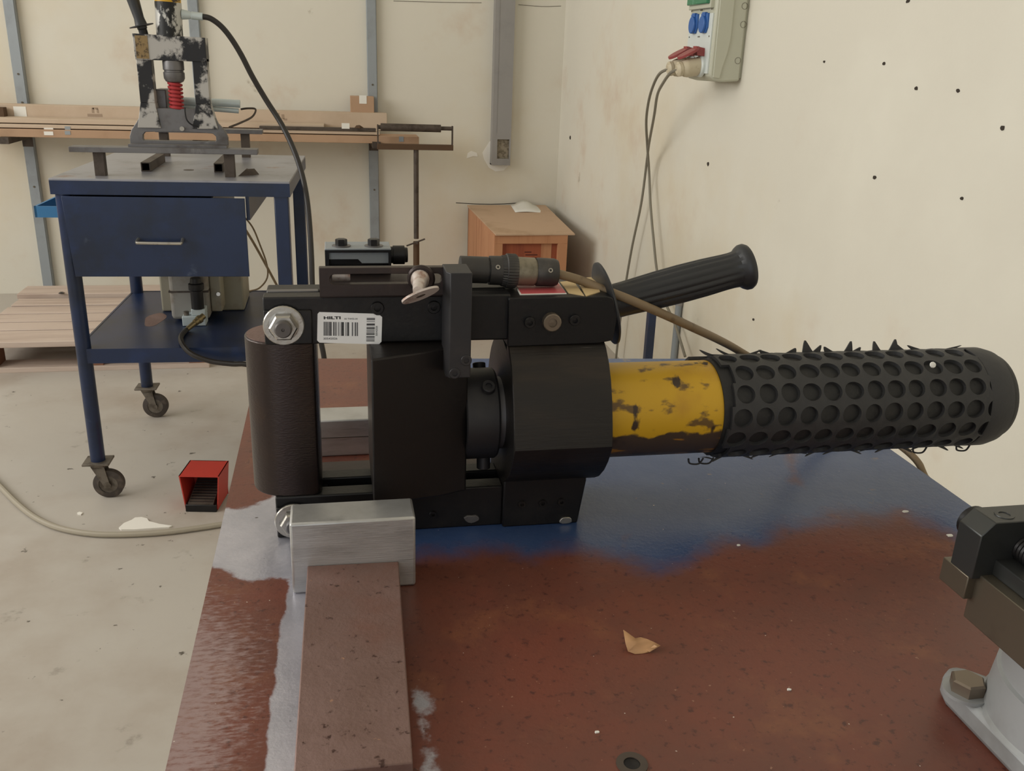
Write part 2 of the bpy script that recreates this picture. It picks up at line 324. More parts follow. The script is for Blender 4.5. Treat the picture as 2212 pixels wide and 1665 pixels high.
def sd(px, poly):     # signed distance to a polygon, negative inside
    poly = np.array(poly, float); d = np.full(len(px), 1e9); ins = np.zeros(len(px), bool)
    for k in range(len(poly)):
        a, b = poly[k], poly[(k+1) % len(poly)]; ab = b-a; ap = px-a
        tt = np.clip((ap@ab)/(ab@ab), 0, 1); d = np.minimum(d, np.linalg.norm(ap-tt[:, None]*ab, axis=1))
        c = (a[1] > px[:, 1]) != (b[1] > px[:, 1])
        xi = a[0]+(px[:, 1]-a[1])/((b[1]-a[1]) if abs(b[1]-a[1]) > 1e-9 else 1e-9)*(b[0]-a[0])
        ins ^= c & (px[:, 0] < xi)
    return np.where(ins, -d, d)
blue = sd(px, [(850, 700), (850, 1205), (960, 1190), (1090, 1185), (1150, 1196), (1250, 1180), (1330, 1195), (1420, 1225), (1480, 1210), (1560, 1165), (1640, 1175), (1690, 1135), (1800, 1112), (1900, 1112), (1950, 1095), (2060, 1150), (2140, 1185), (2300, 1200), (2300, 700)])
streak = np.minimum(sd(px, [(1690, 900), (1730, 900), (1720, 960), (1745, 1060), (1700, 1050), (1685, 980)]), sd(px, [(1335, 1150), (1365, 1150), (1350, 1240), (1330, 1235)]))
steel = np.minimum(sd(px, [(470, 1105), (560, 1085), (640, 1050), (690, 1230), (665, 1262), (600, 1250), (540, 1250), (500, 1238), (440, 1220)]),
                   sd(px, [(622, 1250), (690, 1230), (690, 1800), (565, 1800), (575, 1580), (597, 1470), (603, 1360), (622, 1300)]))
steel2 = (sd(px, [(870, 1440), (915, 1470), (945, 1500), (975, 1570), (1000, 1800), (870, 1800)]))
wear_sheen = sd(px, [(300, 1260), (440, 1260), (560, 1380), (540, 1560), (500, 1800), (200, 1800)])  # worn steel speckle, with grazing reflection also painted into its grey
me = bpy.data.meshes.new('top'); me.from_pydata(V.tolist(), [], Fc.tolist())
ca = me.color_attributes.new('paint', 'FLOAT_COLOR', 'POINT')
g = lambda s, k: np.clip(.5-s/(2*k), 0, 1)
Cc = np.stack([np.minimum(g(blue, 60), 1-.62*g(streak, 25)), np.maximum(g(steel, 26), .56*g(steel2, 50)), g(wear_sheen, 110), np.ones(len(V))], 1).astype(np.float32)
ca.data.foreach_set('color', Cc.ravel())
bmb = bmesh.new(); bmb.from_mesh(me)     # give the sheet its thickness
e = bmesh.ops.extrude_face_region(bmb, geom=bmb.faces[:]); bmesh.ops.translate(bmb, verts=[v for v in e['geom'] if isinstance(v, bmesh.types.BMVert)], vec=(0, 0, -.006))
bmesh.ops.recalc_face_normals(bmb, faces=bmb.faces); bmesh.ops.translate(bmb, verts=bmb.verts, vec=-bench.location); bmb.to_mesh(me); bmb.free()
m = bpy.data.materials.new('bench_top_paint'); m.use_nodes = True; nt = m.node_tree; N = nt.nodes; L = nt.links; b = N['Principled BSDF']
tc = N.new('ShaderNodeTexCoord'); at = N.new('ShaderNodeVertexColor'); at.layer_name = 'paint'; sp = N.new('ShaderNodeSeparateColor'); L.new(at.outputs[0], sp.inputs[0])
def nz(scale, det=6, st=(1, 1, 1)):
    mp = N.new('ShaderNodeMapping'); mp.inputs['Scale'].default_value = st; L.new(tc.outputs['Object'], mp.inputs[0])
    n = N.new('ShaderNodeTexNoise'); n.inputs['Scale'].default_value = scale; n.inputs['Detail'].default_value = det; n.inputs['Roughness'].default_value = .65; L.new(mp.outputs[0], n.inputs['Vector']); return n.outputs[0]
def mth(op, a, c):
    n = N.new('ShaderNodeMath'); n.operation = op
    for i, v in enumerate((a, c)):
        if isinstance(v, (int, float)): n.inputs[i].default_value = v
        else: L.new(v, n.inputs[i])
    return n.outputs[0]
def ss(v, lo, hi):
    n = N.new('ShaderNodeMapRange'); n.interpolation_type = 'SMOOTHSTEP'; L.new(v, n.inputs[0]); n.inputs[1].default_value = lo; n.inputs[2].default_value = hi; return n.outputs[0]
def mix(f, a, c):
    n = N.new('ShaderNodeMix'); n.data_type = 'RGBA'; L.new(f, n.inputs[0])
    for i, v in ((6, a), (7, c)):
        if isinstance(v, tuple): n.inputs[i].default_value = lin(v)
        else: L.new(v, n.inputs[i])
    return n.outputs[2]
rust = mix(ss(nz(7), .38, .68), (116, 64, 50), (102, 62, 51))
rust = mix(ss(nz(16, 8), .52, .72), rust, (126, 78, 56))
rust = mix(ss(nz(170, 4), .56, .70), rust, (80, 44, 38))
rust = mix(ss(nz(260, 2), .72, .76), rust, (150, 112, 92))
bluec = mix(ss(nz(9), .4, .7), (54, 76, 118), (68, 88, 126)); bluec = mix(ss(nz(40, 8), .64, .72), bluec, (104, 100, 108))
steelc = mix(ss(nz(12), .35, .7), (206, 204, 214), (180, 180, 190)); steelc = mix(ss(nz(90, 3), .70, .75), steelc, (90, 84, 84))
fb = ss(mth('ADD', sp.outputs[0], mth('MULTIPLY', mth('SUBTRACT', nz(26, 8), .5), .7)), .2, .72)
fs = ss(mth('ADD', sp.outputs[1], mth('MULTIPLY', mth('SUBTRACT', nz(34, 8), .5), .8)), .42, .58)
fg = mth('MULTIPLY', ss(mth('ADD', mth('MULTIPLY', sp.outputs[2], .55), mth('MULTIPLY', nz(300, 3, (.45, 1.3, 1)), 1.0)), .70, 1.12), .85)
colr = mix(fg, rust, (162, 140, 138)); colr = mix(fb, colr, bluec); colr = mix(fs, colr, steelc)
flk = ss(nz(330, 1), .80, .82); colr = mix(flk, colr, (214, 206, 196))
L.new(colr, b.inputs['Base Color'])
rg = N.new('ShaderNodeMix'); L.new(mth('MAXIMUM', fb, fs), rg.inputs[0]); rg.inputs[2].default_value = .38; rg.inputs[3].default_value = .26; L.new(rg.outputs[0], b.inputs['Roughness'])
mm = N.new('ShaderNodeMix'); L.new(fs, mm.inputs[0]); mm.inputs[2].default_value = 0; mm.inputs[3].default_value = .45; L.new(mm.outputs[0], b.inputs['Metallic'])
bp = N.new('ShaderNodeBump'); bp.inputs['Strength'].default_value = .25; bp.inputs['Distance'].default_value = .001; L.new(nz(220, 5), bp.inputs['Height']); L.new(bp.outputs[0], b.inputs['Normal'])
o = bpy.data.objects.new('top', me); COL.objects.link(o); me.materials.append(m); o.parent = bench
fr = MB(); fr.hexa([(x, y, z) for z in (ZB-.055, ZB-.006) for x, y in ((BX0+.004, BY1-.03), (BX1-.004, BYR-.03), (BX1-.004, BYR-.002), (BX0+.004, BY1-.002))]); fr.box(BX0+.004, BX1-.004, BY0+.002, BY0+.03, ZB-.055, ZB-.006)
fr.box(BX0+.002, BX0+.03, BY0+.03, BY1-.03, ZB-.055, ZB-.006); fr.box(BX1-.03, BX1-.002, BY0+.03, BYR-.03, ZB-.055, ZB-.006); obj('apron_frame', fr, M_bluepaint, bench)
for x in (BX0+.01, BX1-.06):
    for y in (BY0+.01, (BY1 if x < .2 else BYR)-.06): obj('leg', MB().box(x, x+.05, y, y+.05, 0, ZB-.055), M_bluepaint, bench, bevel=.004)
h = P(1365, 1650, z=ZB)
obj('plug_hole', MB().ring((h.x, h.y, ZB-.001), (0, 0, 1), .0016, .0045, .0085, 24), M_darksteel, bench)
obj('plug_screw', MB().lathe((h.x, h.y, ZB-.001), (0, 0, 1), [(0, .0048), (.0011, .0045), (.0016, .002), (.0018, .0005)], 16), M_black2, bench)
for x, y, lb in [(1957, 1105, 'white paper chip on blue paint near the bench edge'), (2052, 1157, 'small white paper chip on rust beside the vise end plate'), (1595, 1178, 'tiny white speck where the blue paint meets the rust'), (1705, 1490, 'tiny pale speck on rust between the leaf and the vise bolt'), (1290, 1582, 'tiny white speck on rust near the sunken plug screw')]:
    q = P(x, y, z=ZB); s_ = 2.2e-3 if x > 1900 else 1.1e-3
    pts = [(q.x+s_*1.6*math.cos(a)*random.uniform(.6, 1.1), q.y+s_*math.sin(a)*random.uniform(.6, 1.1)) for a in [k*math.pi/4 for k in range(8)]]
    tag(obj('paper_chip', MB().prism(pts, 'z', ZB-.0003, ZB+.0006), M_paper), lb, 'chip', 'white chips on the bench')

# ------------------------------------------------------------------ the hydraulic tool
AY, AZ = .6575, .961
T = thing('hydraulic_press_tool', 'black portable hydraulic press tool with yellow cylinder and side handle', 'hydraulic tool', (.07, .66, ZB))
ZL1, ZU0, ZU1 = .9045, 1.0245, 1.0592
def screw(parent, c, d, r, h, m=M_black2, name='socket_screw'):
    mb = MB(); d = Vector(d).normalized(); c = Vector(c)
    mb.lathe(c-d*.002, d, [(0, r), (h+.002, r), (h+.0025, r*.9), (h+.0025, r*.5), (h-.001, r*.45)], 16, caps=False)
    mb.lathe(c+d*(h-.0012), d, [(0, r*.55), (.0002, r*.01)], 6, caps=False)
    return obj(name, mb, m, parent)
obj('front_upper_rail', MB().box(-.0512, .125, .635, .6495, ZU0, ZU1), M_black, T, bevel=.0012)
obj('rear_upper_rail', MB().box(-.050, .125, .6575, .6755, ZU0, ZU1-.0005), M_black, T, bevel=.0012)
obj('rail_spacer', MB().box(-.048, .125, .6495, .6575, ZU0+.004, ZU1-.006), M_black, T)
obj('wear_strip', MB().box(-.049, -.013, .6505, .6565, ZU1-.006, ZU1+.0006), M_greysteel, T, bevel=.0006)
obj('front_lower_rail', MB().box(-.0505, .1238, .635, .6505, ZB, ZL1), M_black, T, bevel=.0012)
obj('rear_lower_rail', MB().box(-.0505, .1238, .6625, .678, ZB, ZL1+.001), M_black, T, bevel=.0012)
obj('rear_guide_rail', MB().box(-.0505, .1238, .690, .714, ZB, .8965), M_brkt, T, bevel=.001)
obj('lower_rail_spacer', MB().box(-.046, -.012, .6505, .6625, ZB, ZL1-.004), M_black, T)
obj('rail_end_pad', MB().box(-.0508, -.018, .6325, .6352, ZU0+.001, ZU1-.009), M_black, T, bevel=.0008)
obj('rail_end_pad', MB().box(-.050, -.018, .6325, .6352, ZB+.004, ZL1-.008), M_black, T, bevel=.0008)
# pressing column, D-shaped
xc, yc, rc = -.0405, .6635, .0272
poly = [(xc+rc*math.cos(a), yc+rc*1.0*math.sin(a)) for a in [math.pi/2+math.pi*i/24 for i in range(25)]]
poly += [(-.0225, yc-rc), (-.018, yc-rc+.002), (-.0158, yc-rc+.007), (-.0158, yc+rc-.007), (-.018, yc+rc-.002), (-.0225, yc+rc)]
obj('round_nosed_column', MB().prism(poly, 'z', ZL1-.0005, ZU0+.0005), M_roll, T, bevel=.001)
obj('column_rust_cap', MB().prism([(x*.93+xc*.07-.0006, y*.93+yc*.07) for x, y in poly[:25]], 'z', ZU0, ZU0+.0011), M_rustbar, T)
# bolts with washers through the rail ends
for zc, nm in ((P(613, 703, y=.632).z, 0), (.8855, 1)):
    xb = P(613, 703, y=.632).x if nm == 0 else -.0375
    bo = obj('through_bolt', MB().lathe((xb, .6335, zc), (0, -1, 0), [(0, .006), (.0125, .006), (.0135, .005), (.0135, .0012), (.0125, .0008)], 20), M_greysteel, T)
    wm = MB(); wm.lathe((xb, .633, zc), (0, -1, 0), [(0, .0143), (.0015, .0143), (.0022, .0136), (.0022, .0105)], 32, caps=False); wm.lathe((xb, .633, zc), (0, -1, 0), [(.0015, .0112), (.002, .005)], 32, caps=False)
    obj('washer', wm, M_zinc, bo); 
    hm = MB(); hm.lathe((xb, .631, zc), (0, -1, 0), [(0, .0100), (.0055, .0100), (.0068, .0088), (.0068, .0058)], 6, caps=False); obj('hex_nut', hm, M_zinc, bo, angle=20)
# sliding jaw
jp = [(.0215, .5985), (.050, .6095), (.0725, .6195), (.0935, .629), (.0935, .690), (.0215, .690)]
jm = MB(); nj = len(jp); zj = lambda x: .9125-.0078*min(1, max(0, (x-.0215)/.06))
jm._faces([(x, y, zj(x)) for x, y in jp]+[(x, y, ZU0-.0008) for x, y in jp], [tuple(range(nj))[::-1], tuple(range(nj, 2*nj))]+[(i, (i+1) % nj, nj+(i+1) % nj, nj+i) for i in range(nj)])
JW = obj('sliding_jaw', jm, M_jaw, T, bevel=.0014)
obj('jaw_guide', MB().box(.03, .088, .6508, .6622, ZB+.002, .9135), M_black, T)
# ram and collar
obj('ram', MB().cyl((.09, AY, AZ-.003), (.14, AY, AZ-.003), .024, seg=32), M_black2, T)
colr_ = obj('ram_collar', MB().lathe((.0925, AY, AZ-.003), (1, 0, 0), [(0, .0345), (.001, .0358), (.0245, .0358), (.0262, .0345), (.0262, .024)], 48, caps=False), M_coat, T)
for (dx, ang) in ((.0175, 128), (.0165, 62), (.018, 262)):
    a = math.radians(ang); dv = Vector((0, -math.sin(a) if False else math.cos(a), math.sin(a)))
    screw(colr_, Vector((.0925+dx, AY, AZ-.003))+dv*.034, dv, .0055 if ang > 200 else .0052, .011 if ang > 200 else .0055, M_coat)
obj('gland_ring', MB().ring((.1185, AY, AZ-.003), (1, 0, 0), .006, .022, .0285, 40), M_greysteel, T)
# round cylinder head and its clamp blocks
hpf = [(.633, .9085), (.622, .915), (.6105, .9255), (.6025, .936), (.5975, .945), (.5945, .952), (.5985, .968), (.604, .985), (.6105, .999), (.618, 1.0095), (.628, 1.0185), (.636, 1.0228)]
hpb = [(AY+.002+.058*math.cos(t_), AZ+.058*math.sin(t_)) for t_ in [math.radians(112-224*i/28) for i in range(29)]]
obj('cylinder_head', MB().prism(hpf+hpb, 'x', .1234, .1984), M_head, T, bevel=.0008, angle=14)
obj('head_back_plate', MB().box(.126, .195, .66, .705, ZB+.01, 1.045), M_black, T, bevel=.002)
up = [(.1228, 1.0205), (.1925, 1.0215), (.2035, 1.0235), (.2065, 1.044), (.2015, 1.0565), (.197, 1.0578), (.1235, 1.0575), (.1225, 1.0565)]
obj('upper_clamp_block', MB().prism(up, 'y', .6305, .690), M_black, T, bevel=.0012)
lo = [(.1236, ZB), (.1852, ZB), (.1905, .9075), (.190, .914), (.1236, .914)]
obj('lower_clamp_block', MB().prism(lo, 'y', .6305, .694), M_black, T, bevel=.0012)
for x, y, r, mt in ((1143, 695, .0042, M_black2), (1190, 693, .0068, M_bolt), (1240, 690, .0042, M_black2)):
    q = P(x, y, y=.6305); screw(T, q, (0, -1, 0), r, .003 if r < .005 else .0055, mt)
for x, y in ((1127, 1088), (1172, 1086), (1212, 1083)): screw(T, P(x, y, y=.6305), (0, -1, 0), .0032, .0012, M_black2)
for x, y in ((815, 665), (937, 663), (935, 1110)): screw(T, P(x, y, y=.635), (0, -1, 0), .0048 if y < 700 else .003, .0012, M_black)
for x, y, s_ in ((1222, 1123, .0062), (1018, 1120, .0068)):
    q = P(x, y, y=.630 if x > 1100 else .6345)
    pts = [(q.x+s_*math.cos(a)*random.uniform(.75, 1.1), q.z+s_*.5*math.sin(a)*random.uniform(.75, 1.1)) for a in [k*math.pi/6 for k in range(12)]]
    obj('worn_tape_bit', MB().prism(pts, 'y', q.y-.0012, q.y+.001), M_zinc if x > 1100 else M_greysteel, T, bevel=.0004)
# cylinder tube, grip core and torn perforated sleeve
CZ = AZ-.0045
tb_ = obj('cylinder_tube', MB().lathe((.197, AY, CZ), (1, 0, 0), [(0, .0382), (.110, .0382)], 64), M_yellowtube, T)
XS0, XE = .296, .5655
obj('grip_core', MB().lathe((XS0, AY, CZ), (1, 0, 0), [(0, .0384), (0, .0396), (XE-XS0-.010, .0396), (XE-XS0-.004, .037), (XE-XS0-.001, .033), (XE-XS0, .028)], 64), M_rubber2, T)
slv = MB(); R1, R0 = .0426, .0399; pitch = .0187; rows = 14; dth = 2*math.pi/rows; hr = .0080
def sp_(u, th, r): return (u, AY+r*math.cos(th), CZ+r*math.sin(th))
ncol = 13; seg = 20
for rr in range(rows):
    th0 = dth*(rr+.5)+.1; sh = ((rr*5) % 7)/7*.5*pitch
    for cc in range(-1, ncol):
        u0 = XS0+.012+cc*pitch+sh
        if u0-pitch/2 < XS0-.014+(random.random()*.012) or u0+pitch/2 > XE-.018: continue
        hx = hr*random.uniform(.92, 1.06); hy = hr*random.uniform(.9, 1.02); jx = random.uniform(-.0006, .0006)
        outer, inner, outer0, inner0 = [], [], [], []
        for i in range(seg):
            a = 2*math.pi*i/seg+math.pi/seg; ca_, sa = math.cos(a), math.sin(a)
            k = 1/max(abs(ca_), abs(sa)); ou, ov = ca_*k*pitch/2*1.001, sa*k*dth/2*1.001
            outer.append(slv.bm.verts.new(sp_(u0+ou, th0+ov, R1))); inner.append(slv.bm.verts.new(sp_(u0+jx+ca_*hx, th0+sa*hy/R1, R1+.0002)))
            inner0.append(slv.bm.verts.new(sp_(u0+jx+ca_*hx*.97, th0+sa*hy/R1*.97, R0-.0006))); outer0.append(slv.bm.verts.new(sp_(u0+ou, th0+ov, R0)))
        for i in range(seg):
            j = (i+1) % seg
            slv.bm.faces.new((outer[i], outer[j], inner[j], inner[i])); slv.bm.faces.new((inner[i], inner[j], inner0[j], inner0[i]))
            slv.bm.faces.new((outer0[i], outer0[j], outer[j], outer[i]))
sleeve = obj('perforated_sleeve', slv, M_rubber, T, angle=50)
obj('sleeve_end_band', MB().lathe((XE-.034, AY, CZ), (1, 0, 0), [(0, .0395), (0, .0424), (.0015, .0430), (.015, .0430), (.023, .0408), (.023, .039)], 64, caps=False), M_rubber, T)
obj('paint_fleck', MB().lathe(P(2015, 788, y=AY-.0405), (-.2, -1, .45), [(0, .0026), (.001, .0022), (.0014, .0008)], 9), M_paper, T)
# torn tongues of rubber along the top and bottom of the sleeve
def tongue(u, th, ln, wd, up, tilt):
    mb = MB(); n = 5; L_ = []; R_ = []
    for i in range(n+1):
        t = i/n; wv = wd*(1-t)**.8+.0004; rad = R1-.0008+up*t**1.3
        uu = u+tilt*t*ln; tt = th
        L_.append((mb.bm.verts.new(sp_(uu-wv, tt, rad)), mb.bm.verts.new(sp_(uu-wv, tt+.03, rad)))); R_.append((mb.bm.verts.new(sp_(uu+wv, tt, rad)), mb.bm.verts.new(sp_(uu+wv, tt+.03, rad))))
    for i in range(n):
        mb.bm.faces.new((L_[i][0], R_[i][0], R_[i+1][0], L_[i+1][0])); mb.bm.faces.new((L_[i][1], L_[i+1][1], R_[i+1][1], R_[i][1]))
        mb.bm.faces.new((L_[i][0], L_[i+1][0], L_[i+1][1], L_[i][1])); mb.bm.faces.new((R_[i][0], R_[i][1], R_[i+1][1], R_[i+1][0]))
    return mb
rt = math.radians(74)
for u, ln, wd, up, tl in [(.302, .012, .003, .004, -.9), (.318, .014, .002, .0045, -.8), (.334, .012, .003, .003, .9), (.352, .010, .004, .003, -.8), (.372, .008, .004, .0035, .6), (.388, .006, .004, .0085, -.5), (.395, .006, .003, .005, .9), (.408, .006, .0035, .004, -.9), (.425, .007, .003, .0072, .4), (.432, .006, .003, .003, .8), (.452, .006, .003, .0068, -.5), (.468, .006, .0035, .0078, .3), (.476, .007, .003, .005, -.8), (.492, .012, .004, .0035, -.9), (.520, .016, .004, .0025, .9)]:
    obj('torn_tongue', tongue(u, rt+random.uniform(-.05, .02), ln, wd*1.25, up*1.25, tl), M_rubber, sleeve)
rb_ = math.radians(246)
for k in range(15):
    u = .293+k*.0165; obj('torn_tongue', tongue(u, rb_+random.uniform(-.04, .06), .010, .0028, random.uniform(.0018, .0052), random.choice((-1, 1))*.9), M_rubber, sleeve)
# torn loops hanging at the sleeve's lower edge
for k, u in enumerate((.285, .294, .490, .532)):
    a = [sp_(u-.006, rb_, R1), sp_(u-.004, rb_+.05, R1+.004), sp_(u+.003, rb_+.02, R1+.0045), sp_(u+.007, rb_, R1)]
    obj('torn_loop', MB().tube(a, .0008, 6, 4), M_rubber, sleeve)
# side handle
HB, HE = Vector((.2075, .662, 1.0445)), Vector((.3205, .662, 1.0728)); hd = (HE-HB).normalized(); HLn = (HE-HB).length
hnd = obj('handle_stem', MB().lathe(HB-hd*.012, hd, [(0, .010), (.014, .010)], 20), M_black, T)
obj('guard_disc', MB().lathe(HB-hd*.003, hd, [(0, .006), (0, .031), (.0008, .0328), (.0022, .0328), (.003, .031), (.0045, .016), (.0045, .006)], 56, caps=False), M_plastic, hnd)
def flute(t, r, a):
    f = min(1, max(0, (t-.012)/.01))*min(1, max(0, (HLn-.012-t)/.008)); return r-.0010*f*(.5+.5*math.cos(16*a))**1.5
prof = [(.001, .0132), (.006, .0135), (.014, .0136), (.02, .0139), (.04, .0148), (.06, .0152), (.08, .0150), (HLn-.02, .0143), (HLn-.014, .0142), (HLn-.009, .0146), (HLn-.0065, .0168), (HLn-.004, .0182), (HLn-.001, .0184), (HLn+.0012, .0172), (HLn+.002, .014), (HLn+.002, .004)]
obj('ribbed_grip', MB().lathe(HB, hd, prof, 96, flute), M_plastic, hnd)
# sensor bracket on top
SB = obj('slotted_bracket', MB().plate([(-.0118, 1.0615), (.0765, 1.0615), (.0765, 1.0818), (-.0118, 1.0818)],
    [[(.0695+.0036*math.cos(a), 1.0737+.0036*math.sin(a)) for a in [math.pi/2-math.pi*i/10 for i in range(11)]]+[(-.001+.0036*math.cos(a), 1.0737+.0036*math.sin(a)) for a in [-math.pi/2-math.pi*i/10 for i in range(11)]]], 'y', .6255, .6325), M_brkt, T, bevel=.0005)
obj('bracket_foot', MB().box(-.0118, .0765, .6325, .650, ZU1-.0002, 1.0635), M_brkt, T, bevel=.0006)
obj('slot_roller', MB().cyl((-.003, .640, 1.0735), (.0095, .640, 1.0735), .0044, seg=16), M_steelrust, SB)
VBm = MB().prism([(.0738, .632), (.0738, .6065), (.0762, .602), (.0912, .602), (.0912, .632)], 'z', 1.0072, 1.0828)
VB = obj('upright_flat_bar', VBm, M_coat, T, bevel=.0006)
for x, y in ((1007, 778), (982, 806)): screw(VB, P(x, y, y=.602), (0, -1, 0), .0040, .0006, M_coat)
kb = Vector((.0585, .6255, 1.0745)); kt = Vector((.0600, .5975, 1.0655))
kt = P(905, 632, y=.5965)
kn = obj('clamp_screw', MB().lathe(kb+Vector((0, .004, .001)), kt-kb, [(0, .0066), (.012, .0064), (.014, .0050), ((kt-kb).length+.003, .0036)], 20), M_steelrust, SB)
obj('clamp_collar', MB().lathe(kb, kt-kb, [(0, .0095), (.002, .0098), (.0035, .0085), (.0035, .005)], 28, caps=False), M_brkt, SB)
ea = (P(948, 620, y=.596)-P(868, 652, y=.596)); el = ea.length/2; ea.normalize(); eb = Vector((0, -.75, .66)); eb = (eb-ea*eb.dot(ea)).normalized(); en = ea.cross(eb); cK = P(908, 637, y=.596)
km = MB(); bot = []; top = []
for k in range(32):
    a = 2*math.pi*k/32; q = cK+ea*el*math.cos(a)+eb*.0062*math.sin(a); bot.append(q-en*.0008); top.append(q+en*.0008)
n = 32; km._faces(bot+top, [tuple(range(n))[::-1], tuple(range(n, 2*n))]+[(i, (i+1) % n, n+(i+1) % n, n+i) for i in range(n)])
obj('wing_plate', km, M_steelrust, kn)
sl_ = MB(); sl_._faces([cK+ea*.0034*math.cos(2*math.pi*k/12)+eb*.0014*math.sin(2*math.pi*k/12)+en*s for s in (-.00095, .00095) for k in range(12)], [tuple(range(12))[::-1], tuple(range(12, 24))]+[(i, (i+1) % 12, 12+(i+1) % 12, 12+i) for i in range(12)])
obj('wing_slot', sl_, M_darksteel, kn)
# limit switch behind the bracket
lz0, lz1 = 1.0585, P(775, 540, y=.70).z
lsx0, lsx1 = P(702, 555, y=.70).x, P(845, 555, y=.70).x
LS = obj('limit_switch', MB().box(lsx0, lsx1, .706, .728, lz0, lz1), M_black2, T, bevel=.001)
fm = MB().plate([(lsx0, lz0+.006), (lsx1, lz0+.006), (lsx1, lz1), (lsx0, lz1)], [[(lsx0+.003, lz0+.0085), (lsx1-.002, lz0+.0085), (lsx1-.002, lz1-.002), (lsx0+.003, lz1-.002)]], 'y', .700, .7062); obj('switch_frame', fm, M_black, LS)
obj('switch_plate', MB().prism([(lsx0+.0028, lz1-.0018), (lsx1-.0018, lz1-.0018), (lsx1-.0018, lz0+.0098), (lsx0+.028, lz0+.0098), (lsx0+.025, lz0+.013), (lsx0+.0028, lz0+.013)], 'y', .703, .7065), M_galv, LS)
obj('switch_top', MB().box(lsx0, lsx1, .7, .728, lz1-.0008, lz1+.0012), M_galv, LS, bevel=.0005)
for x in (738, 808):
    q = P(x, 552, y=.706); hb = obj('hex_bolt', MB().lathe((q.x, .709, lz1+.001), (0, 0, 1), [(0, .0046), (.0055, .0046), (.006, .0040)], 6), M_black2, LS, angle=20)
    obj('washer', MB().cyl((q.x, .709, lz1+.0008), (q.x, .709, lz1+.002), .0072, seg=20), M_greysteel, hb)
obj('switch_plunger', MB().lathe((lsx1-.001, .712, (lz0+lz1)/2+.004), (1, 0, 0), [(0, .0066), (.003, .0066), (.0032, .0074), (.012, .0074), (.0125, .006), (.0145, .0058), (.0145, .002)], 20), M_black, LS)
obj('switch_base', MB().box(lsx0, .082, .6755, .728, ZU0+.02, lz0+.0005), M_brkt, T, bevel=.0006)
# red label and paper remnants on the clamp block
def quad(mb, pts, th):
    pts = [Vector(p) for p in pts]; mb._faces(pts+[p+Vector((0, 0, th)) for p in pts], [(3, 2, 1, 0), (4, 5, 6, 7), (0, 1, 5, 4), (1, 2, 6, 5), (2, 3, 7, 6), (3, 0, 4, 7)]); return mb
zt = 1.0576
obj('red_label', quad(MB(), [P(1126, 636, z=zt), P(1222, 634, z=zt), P(1203, 610, z=zt), P(1113, 614, z=zt)], .0009), M_redlabel, T)
obj('red_label_border', quad(MB(), [P(1123, 637.5, z=zt), P(1224, 635.5, z=zt), P(1205, 609, z=zt), P(1111, 613, z=zt)], .0005), M_paper, T)
obj('paper_remnant', quad(MB(), [P(1228, 634, z=zt), P(1262, 640, z=zt), P(1238, 607, z=zt), P(1210, 610, z=zt)], .0006), M_paperyel, T)
obj('paper_remnant', quad(MB(), [P(1266, 641, z=zt), P(1296, 632, z=zt), P(1285, 600, z=zt), P(1244, 603, z=zt)], .0008), M_paperyel, T)
# barcode sticker
ys = .6345
def sq(px_, py_): q = P(px_, py_, y=ys); return (q.x, q.z)
stp = [sq(690, 674), sq(808, 677.5), sq(813, 681), sq(821, 681), sq(825.5, 685), sq(824, 738), sq(819, 743), sq(790, 743), sq(690, 740), sq(685, 735), sq(686, 678)]
ST = obj('barcode_sticker', MB().prism(stp, 'y', ys, ys+.0008), M_sticker, T)
def rect_px(x0, x1, y0, y1, dy=-.0001):
    a, b_, c, d = [P(x, y, y=ys) for x, y in ((x0, y0), (x1, y0), (x1, y1), (x0, y1))]; mb = MB()
    v = [(q.x, ys+dy, q.z) for q in (a, b_, c, d)]+[(q.x, ys+.0004, q.z) for q in (a, b_, c, d)]; return mb.hexa(v)
z2 = lambda x: 680+x*155/2212; zy = lambda y: 665+y*85/1213
for x0, x1, dk in [(275, 298, 1), (308, 345, 2), (357, 385, 1), (392, 412, 2), (428, 452, 1), (458, 476, 2), (478, 500, 1), (505, 527, 2), (570, 606, 1), (628, 672, 2), (716, 742, 2), (770, 786, 2), (815, 848, 1), (852, 895, 1), (940, 962, 2), (985, 1004, 1), (1015, 1055, 1), (1140, 1184, 2), (1232, 1264, 1), (1285, 1332, 2)]:
    obj('barcode_bar', rect_px(z2(x0), z2(x1), zy(420+x0*.02), zy(850+x0*.012)), M_ink if dk == 1 else M_ink2, ST)
for y0, y1, dk in [(306, 378, 2), (410, 430, 2), (482, 528, 1), (538, 552, 2), (580, 592, 2), (602, 630, 1), (640, 662, 1), (690, 728, 2), (757, 782, 1), (795, 826, 1), (860, 915, 2), (922, 935, 2), (955, 975, 1), (1000, 1026, 1)]:
    obj('barcode_bar', rect_px(z2(1600-(y0-300)*.02), z2(1855-(y0-300)*.02), zy(y0), zy(y1)), M_ink if dk == 1 else M_ink2, ST)
def tx(nm, s, x, y, hpx, wpx, m_, vert=False, bold=0):
    q = P(z2(x), zy(y), y=ys-.0001); sz = hpx*85/1213*.000328/.70; n_ = len(s)
    if not vert: text_mesh(nm, s, sz, m_, ST, (q.x, ys-.00005, q.z), (1, 0, -.015), (0, 0, 1), wpx, bold=bold)
    else: text_mesh(nm, s, sz, m_, ST, (q.x, ys-.00005, q.z), (.02, 0, 1), (-1, 0, .02), wpx, bold=bold)
tx('brand_lettering', 'HILTI', 268, 345, 84, 1.9, M_ink, bold=.0001)
tx('type_lettering', 'XI TWO-XI', 905, 360, 50, 1.16, M_ink)
tx('number_lettering', '30542026', 262, 975, 62, 1.22, M_ink)
tx('number_lettering', '30542026', 1930, 868, 56, 1.05, M_ink, True)
